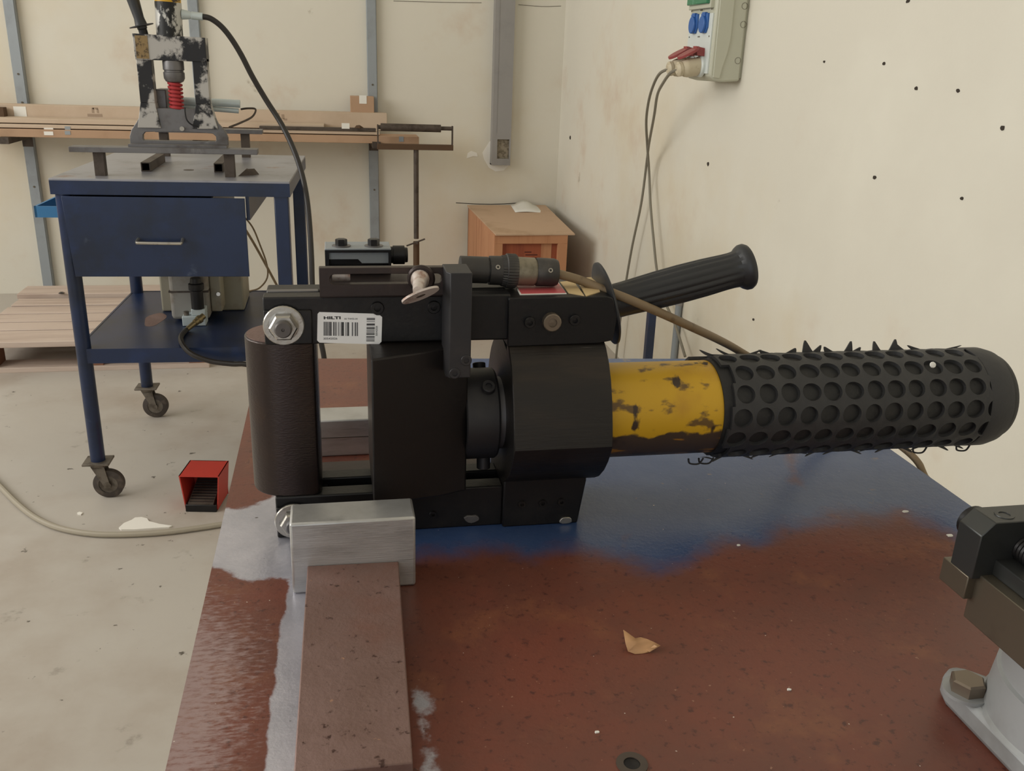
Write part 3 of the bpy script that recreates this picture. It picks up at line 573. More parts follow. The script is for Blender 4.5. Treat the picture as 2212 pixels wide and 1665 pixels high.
# connector and cable
CN = thing('sensor_cable', 'olive sensor cable with dark screw connector lying over the tool', 'cable', (.13, .66, 1.0705))
ca0 = Vector((.0905, .6605, 1.0725)); ca1 = Vector((.1655, .6605, 1.0693)); cdv = (ca1-ca0).normalized()
def kn_(t, r, a): return r+.00022*math.cos(36*a)
obj('connector_nose', MB().lathe(ca0, cdv, [(0, .0085), (0, .0100), (.0205, .0100), (.0207, .0088), (.0222, .0088)], 32), M_conn, CN)
obj('coupling_body', MB().lathe(ca0, cdv, [(.022, .009), (.022, .0108), (.0315, .0110), (.0315, .0092)], 32), M_conn, CN)
obj('knurled_ring', MB().lathe(ca0, cdv, [(.0312, .009), (.0312, .0113), (.0345, .0118), (.0350, .0128), (.0415, .0128), (.043, .0118), (.043, .009)], 72, kn_), M_conn, CN)
obj('rear_shell', MB().lathe(ca0, cdv, [(.0428, .008), (.0428, .0108), (.0565, .0106), (.0568, .0094), (.0580, .0094)], 32), M_connl, CN)
obj('strain_relief', MB().lathe(ca0, cdv, [(.0578, .008), (.0578, .0102), (.0590, .0108), (.0720, .0106), (.0745, .0096), (.0752, .005)], 32), M_conn, CN)
for tt, an in ((.027, 205), (.067, 200)):
    q = ca0+cdv*tt; a = math.radians(an); dv = Vector((0, math.cos(a), -math.sin(a))); screw(CN, q+dv*.0105, dv, .0019, .0004, M_zinc)
cp = [ca1-cdv*.004, P(1250, 604, y=.660), P(1300, 624, y=.652), P(1350, 643, y=.646), P(1400, 664, y=.646), P(1450, 686, y=.655), P(1500, 709, y=.672), P(1555, 735, y=.695), P(1600, 760, y=.715), Vector((.405, .735, .950)), Vector((.455, .765, .905)), Vector((.50, .775, .8765)), Vector((.533, .763, .8765))]
cp += [P(1925, 950, x=.549), P(1960, 975, x=.556), P(1984, 1000, x=.558), P(1998, 1030, x=.556), Vector((.553, .655, .82)), Vector((.55, .655, .55))]
obj('cable_jacket', MB().tube(cp, .0035, 12, 6), M_cable, CN)

# aluminium blocks and rusty bar
AB = obj('aluminium_block', MB().box(P(627, 1180, y=.5548).x, P(898, 1180, y=.5548).x, .5548, .5848, ZB, .9241), M_alu, bevel=.0018)
tag(AB, 'brushed aluminium block in front of the tool with rusty bar against it', 'metal block')
AB2 = obj('aluminium_block', MB().box(-.034, .048, .783, .8165, ZB, .9062), M_alu, bevel=.0015); tag(AB2, 'lower aluminium block behind the tool jaws', 'metal block')
obj('block_groove', MB().box(-.034, .048, .7826, .784, .8885, .8892), M_darksteel, AB2)
f0, f1 = P(664, 1222, y=.5546), P(861, 1212, y=.5546); zn = ZB+.0125
n0, n1 = P(634, 1672, z=zn), P(892, 1647, z=zn)
thk = Vector((0, 0, -.0125)); rb = MB().hexa([n0+thk, n1+thk, f1+thk, f0+thk, n0, n1, f1, f0])
RB = obj('rusty_flat_bar', rb, M_rustbar, bevel=.0008); tag(RB, 'rusty steel flat bar resting against the aluminium block', 'steel bar')
sup = obj('packing_piece', MB().box(-.012, .022, .505, .535, ZB, f0.z-.0155), M_darksteel, bevel=.001); tag(sup, 'small dark packing piece under the rusty flat bar', 'packing')
# dry leaf
lf = MB(); c0 = P(1385, 1392, z=ZB); 
def lp(px_, py_, dz): q = P(px_, py_, z=ZB+dz); return lf.bm.verts.new(q)
A_ = [lp(1347, 1360, .010), lp(1352, 1388, .006), lp(1357, 1406, .0016), lp(1372, 1412, .0006), lp(1388, 1411, .0004), lp(1403, 1408, .0006)]
Bm = [lp(1372, 1378, .0045), lp(1375, 1389, .0028), lp(1384, 1397, .0012), lp(1392, 1402, .0010), lp(1398, 1405, .0010)]
Cm = [lp(1384, 1376, .0058), lp(1398, 1380, .0062), lp(1412, 1386, .0058), lp(1427, 1394, .0045), lp(1415, 1401, .0028), lp(1403, 1408, .0012)]
for f in [(A_[0], A_[1], Bm[0]), (A_[1], A_[2], Bm[1], Bm[0]), (A_[2], A_[3], Bm[2], Bm[1]), (A_[3], A_[4], Bm[3], Bm[2]), (A_[4], A_[5], Bm[4], Bm[3]), (Bm[0], Bm[1], Cm[1], Cm[0]), (Bm[1], Bm[2], Cm[2], Cm[1]), (Bm[2], Bm[3], Cm[4], Cm[3], Cm[2]), (Bm[3], Bm[4], Cm[5], Cm[4])]: lf.bm.faces.new(f)
LF = obj('dry_leaf', lf, M_leaf, angle=60); sm = LF.modifiers.new('thickness', 'SOLIDIFY'); sm.thickness = .0004; tag(LF, 'curled dry brown leaf on the rusty bench top', 'leaf')

# ------------------------------------------------------------------ bench vise
VS = thing('bench_vise', 'small dark machine vise on a grey cast swivel base', 'vise', (.405, .31, ZB))
base = [(.3445, .20), (.3445, .384), (.3475, .393), (.354, .3985), (.362, .398), (.372, .388), (.382, .372), (.43, .372), (.47, .35), (.47, .20)]
obj('base_flange', MB().prism(base, 'z', ZB, .8868), M_cast, VS, bevel=.004)
q = P(2085, 1478, z=.892)
bo = obj('hex_bolt', MB().lathe((q.x+.0015, q.y, .8875), (0, 0, 1), [(0, .0098), (.0075, .0098), (.0085, .0085)], 6), M_bolt, VS, angle=20)
obj('washer', MB().cyl((q.x+.0015, q.y, .8864), (q.x+.0015, q.y, .8885), .0128, seg=28), M_cast, bo)
obj('swivel_turret', MB().lathe((.404, .334, .886), (0, 0, 1), [(0, .062), (.002, .060), (.026, .0575), (.027, .0555), (.030, .0555), (.048, .053), (.05, .051)], 64), M_cast, VS)
obj('turret_ring', MB().ring((.404, .334, .934), (0, 0, 1), .004, .030, .047, 56), M_zinc, VS)
obj('slide_body', MB().box(.3345, .44, .20, .374, .9395, .9685), M_vise2, VS, bevel=.0006)
obj('slide_rail', MB().box(.3415, .434, .20, .369, .9685, .9775), M_vise, VS, bevel=.0006)
obj('inner_rail', MB().box(.349, .428, .20, .357, .9775, .9845), M_vise2, VS, bevel=.0006)
EP = obj('end_plate', MB().prism([(.3295, .9665), (.420, .9665), (.420, 1.0), (.3365, 1.0), (.3295, .9925)], 'y', .3685, .3865), M_vise, VS, bevel=.0005)
obj('end_plate_foot', MB().prism([(.3295, .9525), (.3365, .9525), (.3365, .9665), (.3295, .9665)], 'y', .371, .3925), M_vise2, VS, bevel=.0005)
obj('plate_screw', MB().lathe((.3475, .3765, .9998), (0, 0, 1), [(0, .0052), (.0006, .005), (.0006, .003), (-.0006, .0028)], 20), M_vise, EP)
obj('screw_knob', MB().lathe((.3455, .386, .986), (0, 1, 0), [(0, .009), (.010, .0095), (.0115, .008)], 28), M_black, VS)
obj('lead_screw', MB().lathe((.358, .369, .983), (0, -1, 0), [(i*.0012, .0075+.0004*(i % 2)) for i in range(30)], 20), M_black, VS)
obj('clamp_nut', MB().lathe((.357, .352, .983), (0, -1, 0), [(0, .010), (.008, .010), (.009, .009)], 6), M_black2, VS)
obj('moving_jaw', MB().prism([(.362, .979), (.43, .979), (.43, 1.008), (.376, 1.008), (.369, .998)], 'y', .205, .345), M_vise, VS, bevel=.001)
obj('bright_rod', MB().cyl((.366, .372, 1.001), (.366, .330, 1.001), .005, seg=18), M_zinc, VS)

# ------------------------------------------------------------------ blue trolley
CT = thing('tool_trolley', 'dark blue steel trolley on casters with one wide drawer', 'trolley', (-.409, 2.49, 0), math.radians(-2.1))
W2, D = .296, .665
def lob(name, mb, m, parent=CT, **k): return obj(name, mb, m, parent, local=True, **k)
top_ = lob('top_plate', MB().box(-W2, W2, 0, D, .896, .902), M_carttop, bevel=.001)
lip = MB(); lip.box(-W2, W2, 0, .004, .862, .897); lip.box(-W2, W2, D-.004, D, .862, .897); lip.box(-W2, -W2+.004, .004, D-.004, .862, .897); lip.box(W2-.004, W2, .004, D-.004, .862, .897)
lob('top_rim', lip, M_bluepaint)
lob('drain_hole', MB().cyl((.005, .22, .9), (.005, .22, .9026), .014, seg=20), M_darksteel)
for sx in (-1, 1):
    for y in (.022, D-.022):
        x = sx*(W2-.024)
        if sx < 0: lob('leg', MB().cyl((x, y, .115), (x, y, .866), .0195, seg=24), M_bluepaint)
        else: lob('leg', MB().box(x-.0185, x+.0185, y-.0185, y+.0185, .115, .866), M_bluepaint, bevel=.003)
        cs = lob('caster', MB().box(x-.036, x+.036, y-.032, y+.032, .109, .115), M_fork, bevel=.001)
        lob('swivel_head', MB().lathe((x, y, .109), (0, 0, -1), [(0, .026), (.008, .024), (.012, .018), (.016, .016)], 20), M_fork, cs)
        xo = x+.022; zc = .0425
        fk = MB()
        for s_ in (-1, 1):
            yy = y+s_*.016; fk.hexa([(x-.014, yy-.0015, .095), (x+.016, yy-.0015, .095), (x+.016, yy+.0015, .095), (x-.014, yy+.0015, .095), (x-.018, yy-.0015, .1), (x+.02, yy-.0015, .1), (x+.02, yy+.0015, .1), (x-.018, yy+.0015, .1)])
            fk.hexa([(xo-.008, yy-.0015, zc-.008), (xo+.008, yy-.0015, zc-.008), (xo+.008, yy+.0015, zc-.008), (xo-.008, yy+.0015, zc-.008), (x-.016, yy-.0015, .097), (x+.018, yy-.0015, .097), (x+.018, yy+.0015, .097), (x-.016, yy+.0015, .097)])
        lob('fork', fk, M_fork, cs)
        lob('wheel', MB().lathe((xo, y-.012, zc), (0, 1, 0), [(0, .026), (.001, .028), (.001, .039), (.003, .042), (.021, .042), (.023, .039), (.023, .028), (.024, .026)], 40, caps=False), M_wheel, cs)
        lob('wheel_disc', MB().cyl((xo, y-.0095, zc), (xo, y+.0095, zc), .0275, seg=32), M_fork, cs)
        lob('hub', MB().cyl((xo, y-.0185, zc), (xo, y+.0185, zc), .009, seg=12), M_fork, cs)
sh_ = lob('lower_shelf', MB().box(-W2+.01, W2-.01, .012, D-.012, .443, .448), M_bluepaint)
sl = MB(); sl.box(-W2+.03, W2-.03, .006, .012, .408, .449); sl.box(-W2+.03, W2-.03, D-.012, D-.006, .408, .449); sl.box(-W2+.006, -W2+.012, .03, D-.03, .408, .449); sl.box(W2-.012, W2-.006, .03, D-.03, .408, .449)
lob('shelf_rim', sl, M_bluepaint, sh_)
rp = [(-.145+.028*math.cos(a)*(1+.15*math.sin(3*a)), .30+.075*math.sin(a)) for a in [2*math.pi*k/20 for k in range(20)]]
lob('rust_patch', MB().prism(rp, 'z', .447, .4484), M_rustbar, sh_)
db = MB(); db.box(-.255, -.25, .0, .42, .665, .855); db.box(.09, .095, .0, .42, .665, .855); db.box(-.255, .095, .0, .42, .66, .666); db.box(-.255, .095, .415, .42, .665, .855); lob('drawer_box', db, M_bluepaint)
dr = lob('drawer_front', MB().hexa([(-.258, -.012, .652), (.181, -.012, .652), (.181, -.008, .652), (-.258, -.008, .652), (-.268, -.012, .859), (.181, -.012, .859), (.181, -.008, .859), (-.268, -.008, .859)]), M_bluepaint, bevel=.001)
hp = [(-.092, -.011, .752), (-.092, -.034, .747), (-.08, -.037, .746), (.006, -.037, .745), (.018, -.034, .746), (.018, -.011, .752)]
lob('pull_handle', MB().tube(hp, .0042, 8, 4), M_zinc, dr)
lob('drawer_runner', MB().box(-.275, -.268, .004, .5, .80, .862), M_bluepaint)
lob('drawer_runner', MB().box(.181, .19, .004, .5, .80, .862), M_bluepaint)
TR = lob('side_tray', MB().box(-.408, -.296, .205, .52, .7695, .774), M_bluelight)
trm = MB(); trm.box(-.408, -.325, .2, .206, .7695, .800); trm.box(-.408, -.402, .2, .52, .7695, .800); trm.box(-.408, -.296, .514, .52, .7695, .800); lob('tray_rim', trm, M_bluelight, TR)
lob('tray_bracket', MB().box(-.325, -.296, .20, .52, .764, .862), M_bluepaint, TR)

# hydraulic pump on the lower shelf
ZS = .4485
PU = thing('hydraulic_pump', 'beige hydraulic pump unit on the trolley lower shelf', 'pump', (-.4, 2.9, ZS))
obj('reservoir', MB().box(-.536, -.288, 2.885, 3.08, ZS, .72), M_pump, PU, bevel=.006)
obj('motor_housing', MB().prism([(-.489, ZS+.005), (-.378, ZS+.005), (-.378, .70), (-.489, .70)], 'y', 2.765, 2.886), M_pumpl, PU, bevel=.012)
obj('motor_band', MB().box(-.4905, -.3765, 2.763, 2.80, .538, .543), M_darksteel, PU)
obj('side_panel', MB().box(-.378, -.345, 2.80, 2.886, ZS+.02, .66), M_pump, PU, bevel=.004)
obj('solenoid', MB().lathe((-.4065, 2.735, .497), (0, 0, 1), [(0, .018), (.055, .018), (.058, .022), (.075, .022), (.078, .017), (.092, .015)], 20), M_black, PU)
obj('valve_block', MB().box(-.451, -.385, 2.715, 2.77, ZS, .478), M_white, PU, bevel=.002)
obj('valve_block', MB().box(-.425, -.385, 2.722, 2.77, .478, .4975), M_white, PU, bevel=.002)
obj('knob', MB().cyl((-.44, 2.732, .478), (-.44, 2.732, .489), .008, seg=12), M_fork, PU)
obj('bleed_screw', MB().cyl((-.352, 2.80, .525), (-.352, 2.785, .527), .006, seg=10), M_zinc, PU)
pf = P(440, 682, y=2.70); pe = P(403, 712, y=2.66)
obj('hose_fitting', MB().lathe(pf, pe-pf, [(0, .009), (.012, .009), (.0125, .012), (.022, .012), (.0225, .010), (.034, .010), (.0345, .008), ((pe-pf).length, .007)], 14), M_brass, PU)

# stand with two rails on the trolley, carrying the press
RS = thing('press_stand', 'low stand of steel rails on square posts on the trolley top', 'stand', (-.42, 2.8, .902))
obj('front_rail', MB().box(-.660, -.195, 2.545, 2.595, .9625, .976), M_greysteel, RS, bevel=.001)
obj('rear_rail', MB().box(-.535, -.215, 3.045, 3.095, .9755, .988), M_greysteel, RS, bevel=.001)
for x in (-.594, -.270):
    for y in (2.558, 3.058): obj('post', MB().box(x-.013+(.08 if y > 3 and x < -.4 else 0), x+.013+(.08 if y > 3 and x < -.4 else 0), y, y+.026, .9015, .963 if y < 3 else .976), M_darksteel, RS, bevel=.001)
for x, m_ in ((-.50, 0), (-.31, 0)):
    st = MB()
    y0, y1 = 2.66, 2.90; a = .012
    st.box(x-a, x+a, y0, y1, .9025, .905); st.box(x-a, x+a, y0, y1, .924, .9265); st.box(x-a, x-a+.0025, y0, y1, .905, .924); st.box(x+a-.0025, x+a, y0, y1, .905, .924)
    tag(obj('square_tube', st, M_darksteel), 'short dark square tube lying on trolley top '+('under the press left column' if x < -.4 else 'beside a small rag'), 'steel tube', 'square tubes on the trolley')
rg_ = MB(); pts = [(-.252, 2.585), (-.235, 2.60), (-.215, 2.605), (-.2, 2.63), (-.215, 2.65), (-.235, 2.645), (-.25, 2.63)]
c_ = rg_.bm.verts.new((-.228, 2.615, .918)); lo_ = [rg_.bm.verts.new((x, y, .902)) for x, y in pts]; md = [rg_.bm.verts.new((x*.6-.228*.4, y*.6+2.615*.4, .91+.008*(i % 2))) for i, (x, y) in enumerate(pts)]
for i in range(7):
    j = (i+1) % 7; rg_.bm.faces.new((lo_[i], lo_[j], md[j], md[i])); rg_.bm.faces.new((md[i], md[j], c_))
rg_.bm.faces.new(lo_[::-1])
tag(obj('oily_rag', rg_, M_darksteel), 'crumpled dark rag lying on the trolley top', 'rag')

# press with H-frame
PR = thing('bench_press', 'chipped black and grey upright hydraulic press frame with red spring', 'press', (-.4, 2.6, .976))
Y0, Y1 = 2.600, 2.622
def q2(x, y, Y=Y0): q = P(x, y, y=Y); return (q.x, q.z)
# base plate silhouette with slot
bz = .9755
out = [(-.517, bz), (-.279, bz), (-.274, bz+.006), (-.2735, 1.000), (-.279, 1.016), (-.296, 1.036), (-.308, 1.060), (-.345, 1.072), (-.452, 1.072), (-.486, 1.060), (-.500, 1.036), (-.515, 1.016), (-.521, 1.0), (-.521, bz+.006)]
hol = [(-.487, .9895), (-.307, .9895), (-.304, .993), (-.304, 1.003), (-.311, 1.010), (-.352, 1.013), (-.44, 1.013), (-.482, 1.011), (-.488, 1.004), (-.489, .993)]
obj('base_plate', MB().plate(out, [hol], 'y', 2.602, 2.622), M_greysteel, PR, bevel=.001)
obj('base_foot', MB().box(-.52, -.275, 2.566, 2.625, bz, bz+.007), M_greysteel, PR)
for (a, b_, g0, g1) in ((-.485, -.449, -.498, -.440), (-.348, -.312, -.362, -.296)):
    cl = MB(); cl.box(a, b_, Y0-.004, Y0+.035, 1.085, 1.198); cl.hexa([(g0, Y0-.004, 1.022), (g1, Y0-.004, 1.022), (g1, Y0+.035, 1.022), (g0, Y0+.035, 1.022), (a, Y0-.004, 1.0852), (b_, Y0-.004, 1.0852), (b_, Y0+.035, 1.0852), (a, Y0+.035, 1.0852)])
    obj('side_column', cl, M_chipped, PR, bevel=.0012)
obj('head_block', MB().hexa([(-.486, Y0-.008, 1.19), (-.312, Y0-.008, 1.19), (-.312, Y0+.05, 1.19), (-.486, Y0+.05, 1.19), (-.488, Y0-.008, 1.2525), (-.312, Y0-.008, 1.2485), (-.312, Y0+.05, 1.2485), (-.488, Y0+.05, 1.2525)]), M_chipped, PR, bevel=.001)
obj('worn_tag', MB().box(-.482, -.452, Y0-.0095, Y0-.0075, 1.193, 1.248), M_tan, PR)
cyl_ = obj('cylinder', MB().cyl((-.4015, Y0+.02, 1.248), (-.399, Y0+.02, 1.33), .0325, seg=32), M_chipped2, PR)
obj('yellow_barrel', MB().cyl((-.399, Y0+.02, 1.33), (-.394, Y0+.02, 1.47), .0318, seg=32), M_yellow, PR)
obj('ram_nut', MB().lathe((-.3985, Y0+.015, 1.19), (0, 0, -1), [(0, .0255), (.002, .0265), (.022, .0265), (.024, .024), (.027, .024), (.029, .0265), (.043, .0262), (.051, .022), (.053, .017)], 28), M_greysteel, PR)
hx = [(-.3985+.0*k, 0) for k in range(1)]
hel = [(-.3985+.0155*math.cos(a), Y0+.015+.0155*math.sin(a), 1.140-.068*a/(2*math.pi*7)) for a in [2*math.pi*k/12 for k in range(7*12+1)]]
obj('red_spring', MB().tube(hel, .0040, 8, 1), M_redspring, PR)
obj('spring_rod', MB().cyl((-.3985, Y0+.015, 1.14), (-.3985, Y0+.015, 1.068), .0125, seg=16), M_redspring, PR)
obj('centre_screw', MB().cyl(P(393, 278, y=2.603), P(393, 278, y=2.594), .006, seg=12), M_zinc, PR)
ph = MB(); ha = P(309, 66, y=2.62); hb_ = P(281, -20, y=2.62); hdv = hb_-ha
ph.lathe(ha, hdv, [(0, .006), (.004, .012), (.009, .0125), (.0105, .030), (.0125, .030), (.014, .015), (.03, .0125), (hdv.length, .0165)], 28); obj('side_handle', ph, M_plastic, PR)
obj('handle_boss', MB().cyl(P(312, 78, y=2.62), P(308, 64, y=2.62), .011, seg=16), M_black, PR)
fa, fb_ = P(393, 31, y=2.62), P(438, 36, y=2.62); obj('hose_fitting', MB().lathe(fa, fb_-fa, [(0, .013), (.018, .010), (.022, .008), (.024, .0098), ((fb_-fa).length, .0095)], 14), M_white, PR)
obj('rear_rod', MB().cyl((-.449, 2.70, 1.088), (-.245, 2.70, 1.083), .0105, seg=16), M_white, PR)
obj('rear_rod', MB().cyl((-.40, 2.70, 1.072), (-.25, 2.70, 1.064), .0065, seg=12), M_white, PR)
obj('rear_bracket', MB().box(-.455, -.425, 2.635, 2.715, 1.06, 1.118), M_greysteel, PR, bevel=.004)
lead = [P(520, 236, y=2.7), P(535, 234, y=2.7), P(552, 236, y=2.7), P(545, 252, y=2.69), P(520, 265, y=2.66), P(495, 275, y=2.64)]
obj('lead_wire', MB().tube(lead, .0028, 6, 5), M_darksteel, PR)
ld2 = [P(399, 232, y=2.585), P(402, 255, y=2.574), P(412, 268, y=2.574), P(430, 275, y=2.574)]; obj('lead_wire', MB().tube(ld2, .002, 6, 5), M_black, PR)

# hoses and cables
hz_ = [fb_, P(455, 40, y=2.62), P(478, 57, y=2.62), P(500, 84, y=2.62), P(522, 120, y=2.62), P(545, 165, y=2.62), P(575, 216, y=2.62), P(608, 268, y=2.60), P(634, 322, y=2.56), P(652, 375, y=2.52), P(663, 430, y=2.48), P(669, 490, y=2.45), P(673, 560, y=2.43), P(675, 620, y=2.42), P(682, 690, y=2.41), P(697, 755, y=2.40), P(700, 790, y=2.4), P(690, 850, y=2.4), P(650, 880, y=2.4), P(590, 830, y=2.42), P(540, 790, y=2.44), P(500, 786, y=2.45), P(455, 780, y=2.46), P(415, 765, y=2.47), P(395, 745, y=2.50), P(391, 727, y=2.58), pe]
tag(obj('hydraulic_hose', MB().tube(hz_, .0072, 10, 5), M_hose), 'black hydraulic hose running from the press down to the pump', 'hose')
pc = [P(520, 460, y=3.18), P(545, 490, y=3.2), P(562, 530, y=3.2), P(576, 570, y=3.2), P(577, 600, y=3.19), P(560, 622, y=3.17), P(538, 629, y=3.13), P(520, 632, y=3.08)]
tag(obj('electric_cable', MB().tube(pc, .003, 7, 5), M_cable), 'thin looped electric cable behind the trolley ending at the pump', 'cable')
pc = [P(520, 480, y=3.24), P(545, 520, y=3.24), P(572, 568, y=3.24), P(600, 620, y=3.24), P(625, 665, y=3.22), P(640, 800, y=3.2), P(650, 930, z=.006)]
tag(obj('electric_cable', MB().tube(pc, .0045, 7, 5), M_cable), 'straight slanting electric cable behind the trolley right leg', 'cable')
fcp = [P(-90, 960, z=.008), P(-30, 1020, z=.008)]+[P(x, y, z=.008) for x, y in [(0, 1050), (40, 1090), (80, 1120), (130, 1141), (200, 1153), (280, 1154), (360, 1149), (430, 1140), (490, 1131), (560, 1122), (650, 1110)]]
tag(obj('floor_cable', MB().tube(fcp, .008, 10, 5), M_floorcable), 'thick beige cable curving over the concrete floor', 'cable')

# foot pedal
FP = thing('foot_pedal', 'red hooded foot pedal switch on the concrete floor', 'foot pedal', (-.385, 2.44, 0), math.radians(-9))
px0, px1, pz = -.440, -.330, .108; py0, py1 = 2.395, 2.50
hd_ = MB(); hd_.box(px0, px1, py0, py1, pz-.003, pz); hd_.hexa([(px0+.01, py0+.002, 0.004), (px0+.013, py0+.002, .004), (px0+.013, py1, .004), (px0+.01, py1, .004), (px0, py0, pz), (px0+.003, py0, pz), (px0+.003, py1, pz), (px0, py1, pz)])
hd_.hexa([(px1-.013, py0+.002, 0.004), (px1-.01, py0+.002, .004), (px1-.01, py1, .004), (px1-.013, py1, .004), (px1-.003, py0, pz), (px1, py0, pz), (px1, py1, pz), (px1-.003, py1, pz)]); hd_.box(px0+.008, px1-.008, py1-.003, py1, .004, pz)
obj('hood', hd_, M_red, FP)
obj('base', MB().box(px0+.012, px1-.012, py0-.006, py1, 0, .022), M_black, FP, bevel=.002)
obj('treadle', MB().hexa([(px0+.02, py0-.004, .022), (px1-.02, py0-.004, .022), (px1-.02, py1-.006, .022), (px0+.02, py1-.006, .022), (px0+.02, py0-.004, .026), (px1-.02, py0-.004, .026), (px1-.02, py1-.006, .058), (px0+.02, py1-.006, .058)]), M_darksteel, FP)
for k in range(9):
    t_ = k/9; yy = py0+.002+t_*(py1-py0-.012); obj('tread_rib', MB().box(px0+.022, px1-.022, yy, yy+.0035, .024+t_*.031, .0285+t_*.032), M_black, FP)
# plaster flakes on the floor
for lab, nm, pts, h_ in [('large white plaster flake beside the floor cable', 'plaster_flake', [(257, 1142), (268, 1132), (285, 1125), (292, 1120), (306, 1119), (318, 1122), (322, 1128), (345, 1134), (372, 1138), (365, 1141), (330, 1143), (290, 1146), (262, 1146)], .004),
                         ('small white plaster crumb near the trolley front caster', 'plaster_flake', [(167, 1109), (172, 1107), (179, 1109), (175, 1113), (168, 1112)], .003)]:
    tag(obj(nm, MB().prism([tuple(P(x, y, z=0)[:2]) for x, y in pts], 'z', 0, h_), M_plaster), lab, 'debris')

# pallet
PL = thing('wooden_pallet', 'weathered wooden pallet lying flat against the back wall', 'pallet', (-.95, 4.1, 0), math.radians(0))
yr = [P(0, py_, z=.13).y for py_ in (741, 727)]
slots = [(3.66, 3.82, 0), (3.835, 3.945, 0), (3.96, 4.075, 0), (4.09, 4.20, .0), (4.215, 4.33, .004), (4.36, 4.52, .018)]
for k, (a, b_, dz) in enumerate(slots):
    obj('deck_board', MB().box(-1.42+.01*math.sin(k*2.1), -.52, a, b_, .105+dz, .128+dz), M_wood, PL, bevel=.002)
for x in (-1.40, -1.0, -.6):
    for y in (3.68, 4.03, 4.40): obj('block', MB().box(x, x+.075 if x > -1.3 else x+.085, y, y+.10, .018, .106), M_wooddk, PL, bevel=.002)
obj('stringer_board', MB().box(-1.41, -1.31, 3.68, 4.50, .088, .1055), M_wooddk, PL); obj('stringer_board', MB().box(-1.01, -.92, 3.68, 4.50, .088, .1055), M_wooddk, PL)
for y in (3.67, 4.03, 4.40): obj('bottom_board', MB().box(-1.41, -.52, y, y+.11, 0, .019), M_wood, PL, bevel=.001)
tag(obj('dark_scrap', MB().hexa([P(126, 634, z=.146), P(139, 634, z=.146), P(139, 631, z=.146), P(128, 631, z=.146), P(130, 633, z=.158), P(136, 633, z=.158), P(136, 630, z=.158), P(131, 630, z=.158)]), M_black), 'small dark scrap lying on the rear board of the pallet', 'scrap')

# ------------------------------------------------------------------ wall rack with long cartons
arms = []
for xa, lab in ((-1.462, 'dark steel rack arm on the channel above the pallet'), (.212, 'dark steel rack arm on the channel beside the roller stand'), (-.64, 'dark steel rack arm hidden under the cartons behind the press')):
    za = P(40, 302, y=4.62).z if xa < -1 else (P(830, 312, y=4.62).z if xa > 0 else .795)
    t = thing('rack_arm', lab, 'rack arm', (xa, YB-.03, za), group='rack arms under the cartons')
    obj('arm_bar', MB().box(xa-.02, xa+.02, 4.60, YB-.03, za-.018, za+.012), M_darksteel, t, bevel=.001)
    obj('arm_plate', MB().box(xa-.024, xa+.024, YB-.036, YB-.0335, za-.06, za+.09), M_darksteel, t)
ZR = P(40, 302, y=4.62).z+.012
def long_box(name, pl, pr, zt_, zb_, Yf, dep, m_, label, cat='carton', tilt=0):
    x0, x1 = P(pl, 270, y=Yf).x, P(pr, 270, y=Yf).x
    o = obj(name, MB().hexa([(x0, Yf, zb_), (x1, Yf, zb_+tilt), (x1, Yf+dep, zb_+tilt), (x0, Yf+dep, zb_), (x0, Yf, zt_), (x1, Yf, zt_+tilt), (x1, Yf+dep, zt_+tilt), (x0, Yf+dep, zt_)]), m_, bevel=.0015)
    return tag(o, label, cat, 'long flat cartons on the wall rack')
zA = lambda py_, Y: P(200, py_, y=Y).z
c1 = long_box('long_carton', -120, 905, zA(282, 4.63), ZR, 4.63, .16, M_card2, 'lowest long flat carton reaching through the roller stand')
z1 = zA(282, 4.63)
c2 = long_box('long_carton', -120, 820, zA(272, 4.65), z1+.004, 4.65, .15, M_card, 'thin pale long carton lying on the lowest carton'); z2_ = zA(272, 4.65)
c3 = long_box('long_carton', -120, 700, zA(259, 4.68), z2_+.004, 4.68, .13, M_card, 'wide long carton below the printed tall carton'); z3 = zA(259, 4.68)
c4 = long_box('long_carton', -120, 836, zA(230, 4.80), z3-.03, 4.815, .09, M_card, 'tall printed long carton standing at the back of the rack')
def tape(par, x0, x1, y0, y1, Y, m_): 
    a = MB(); bxp(a, x0, x1, y0, y1, Y, .0025); obj('tape', a, m_, par)
tape(c4, 30, 57, 230, 254, 4.8135, M_paper); tape(c2, 95, 115, 276, 283, 4.6485, M_paper); tape(c1, 95, 115, 284, 292, 4.6285, M_paper); tape(c1, 140, 152, 283, 291, 4.6285, M_galv); tape(c2, 140, 152, 273, 281, 4.6485, M_galv); tape(c1, 862, 872, 295, 306, 4.6285, M_galv)
M_print = mat('faded_print', (160, 140, 120), .8)
for x0, x1, y0, y1 in [(189, 221, 246, 252), (198, 203, 233, 244), (209, 213, 235, 244), (200, 211, 232, 236), (599, 604, 244, 258), (608, 614, 247, 257), (612, 620, 256, 260)]:
    tape(c4, x0, x1, y0, y1, 4.8143, M_print)
tag(obj('upright_carton', MB().box(P(757, 225, y=4.86).x, P(808, 225, y=4.86).x, 4.86, 4.93, z3-.02, P(780, 208, y=4.86).z), M_card2, bevel=.002), 'short upright carton behind the long cartons with white tape', 'carton')
up_ = bpy.data.objects['upright_carton']; tape(up_, 776, 792, 206, 224, 4.8585, M_paper)
tag(obj('upright_carton', MB().box(P(-60, 240, y=4.79).x, P(13, 240, y=4.79).x, 4.76, 4.805, z3, P(0, 232, y=4.76).z), M_cardedge, bevel=.002), 'short darker carton leaning beside white tape at the rack end', 'carton')
za_, zb_ = P(670, 271, y=4.67).z, P(670, 281, y=4.67).z
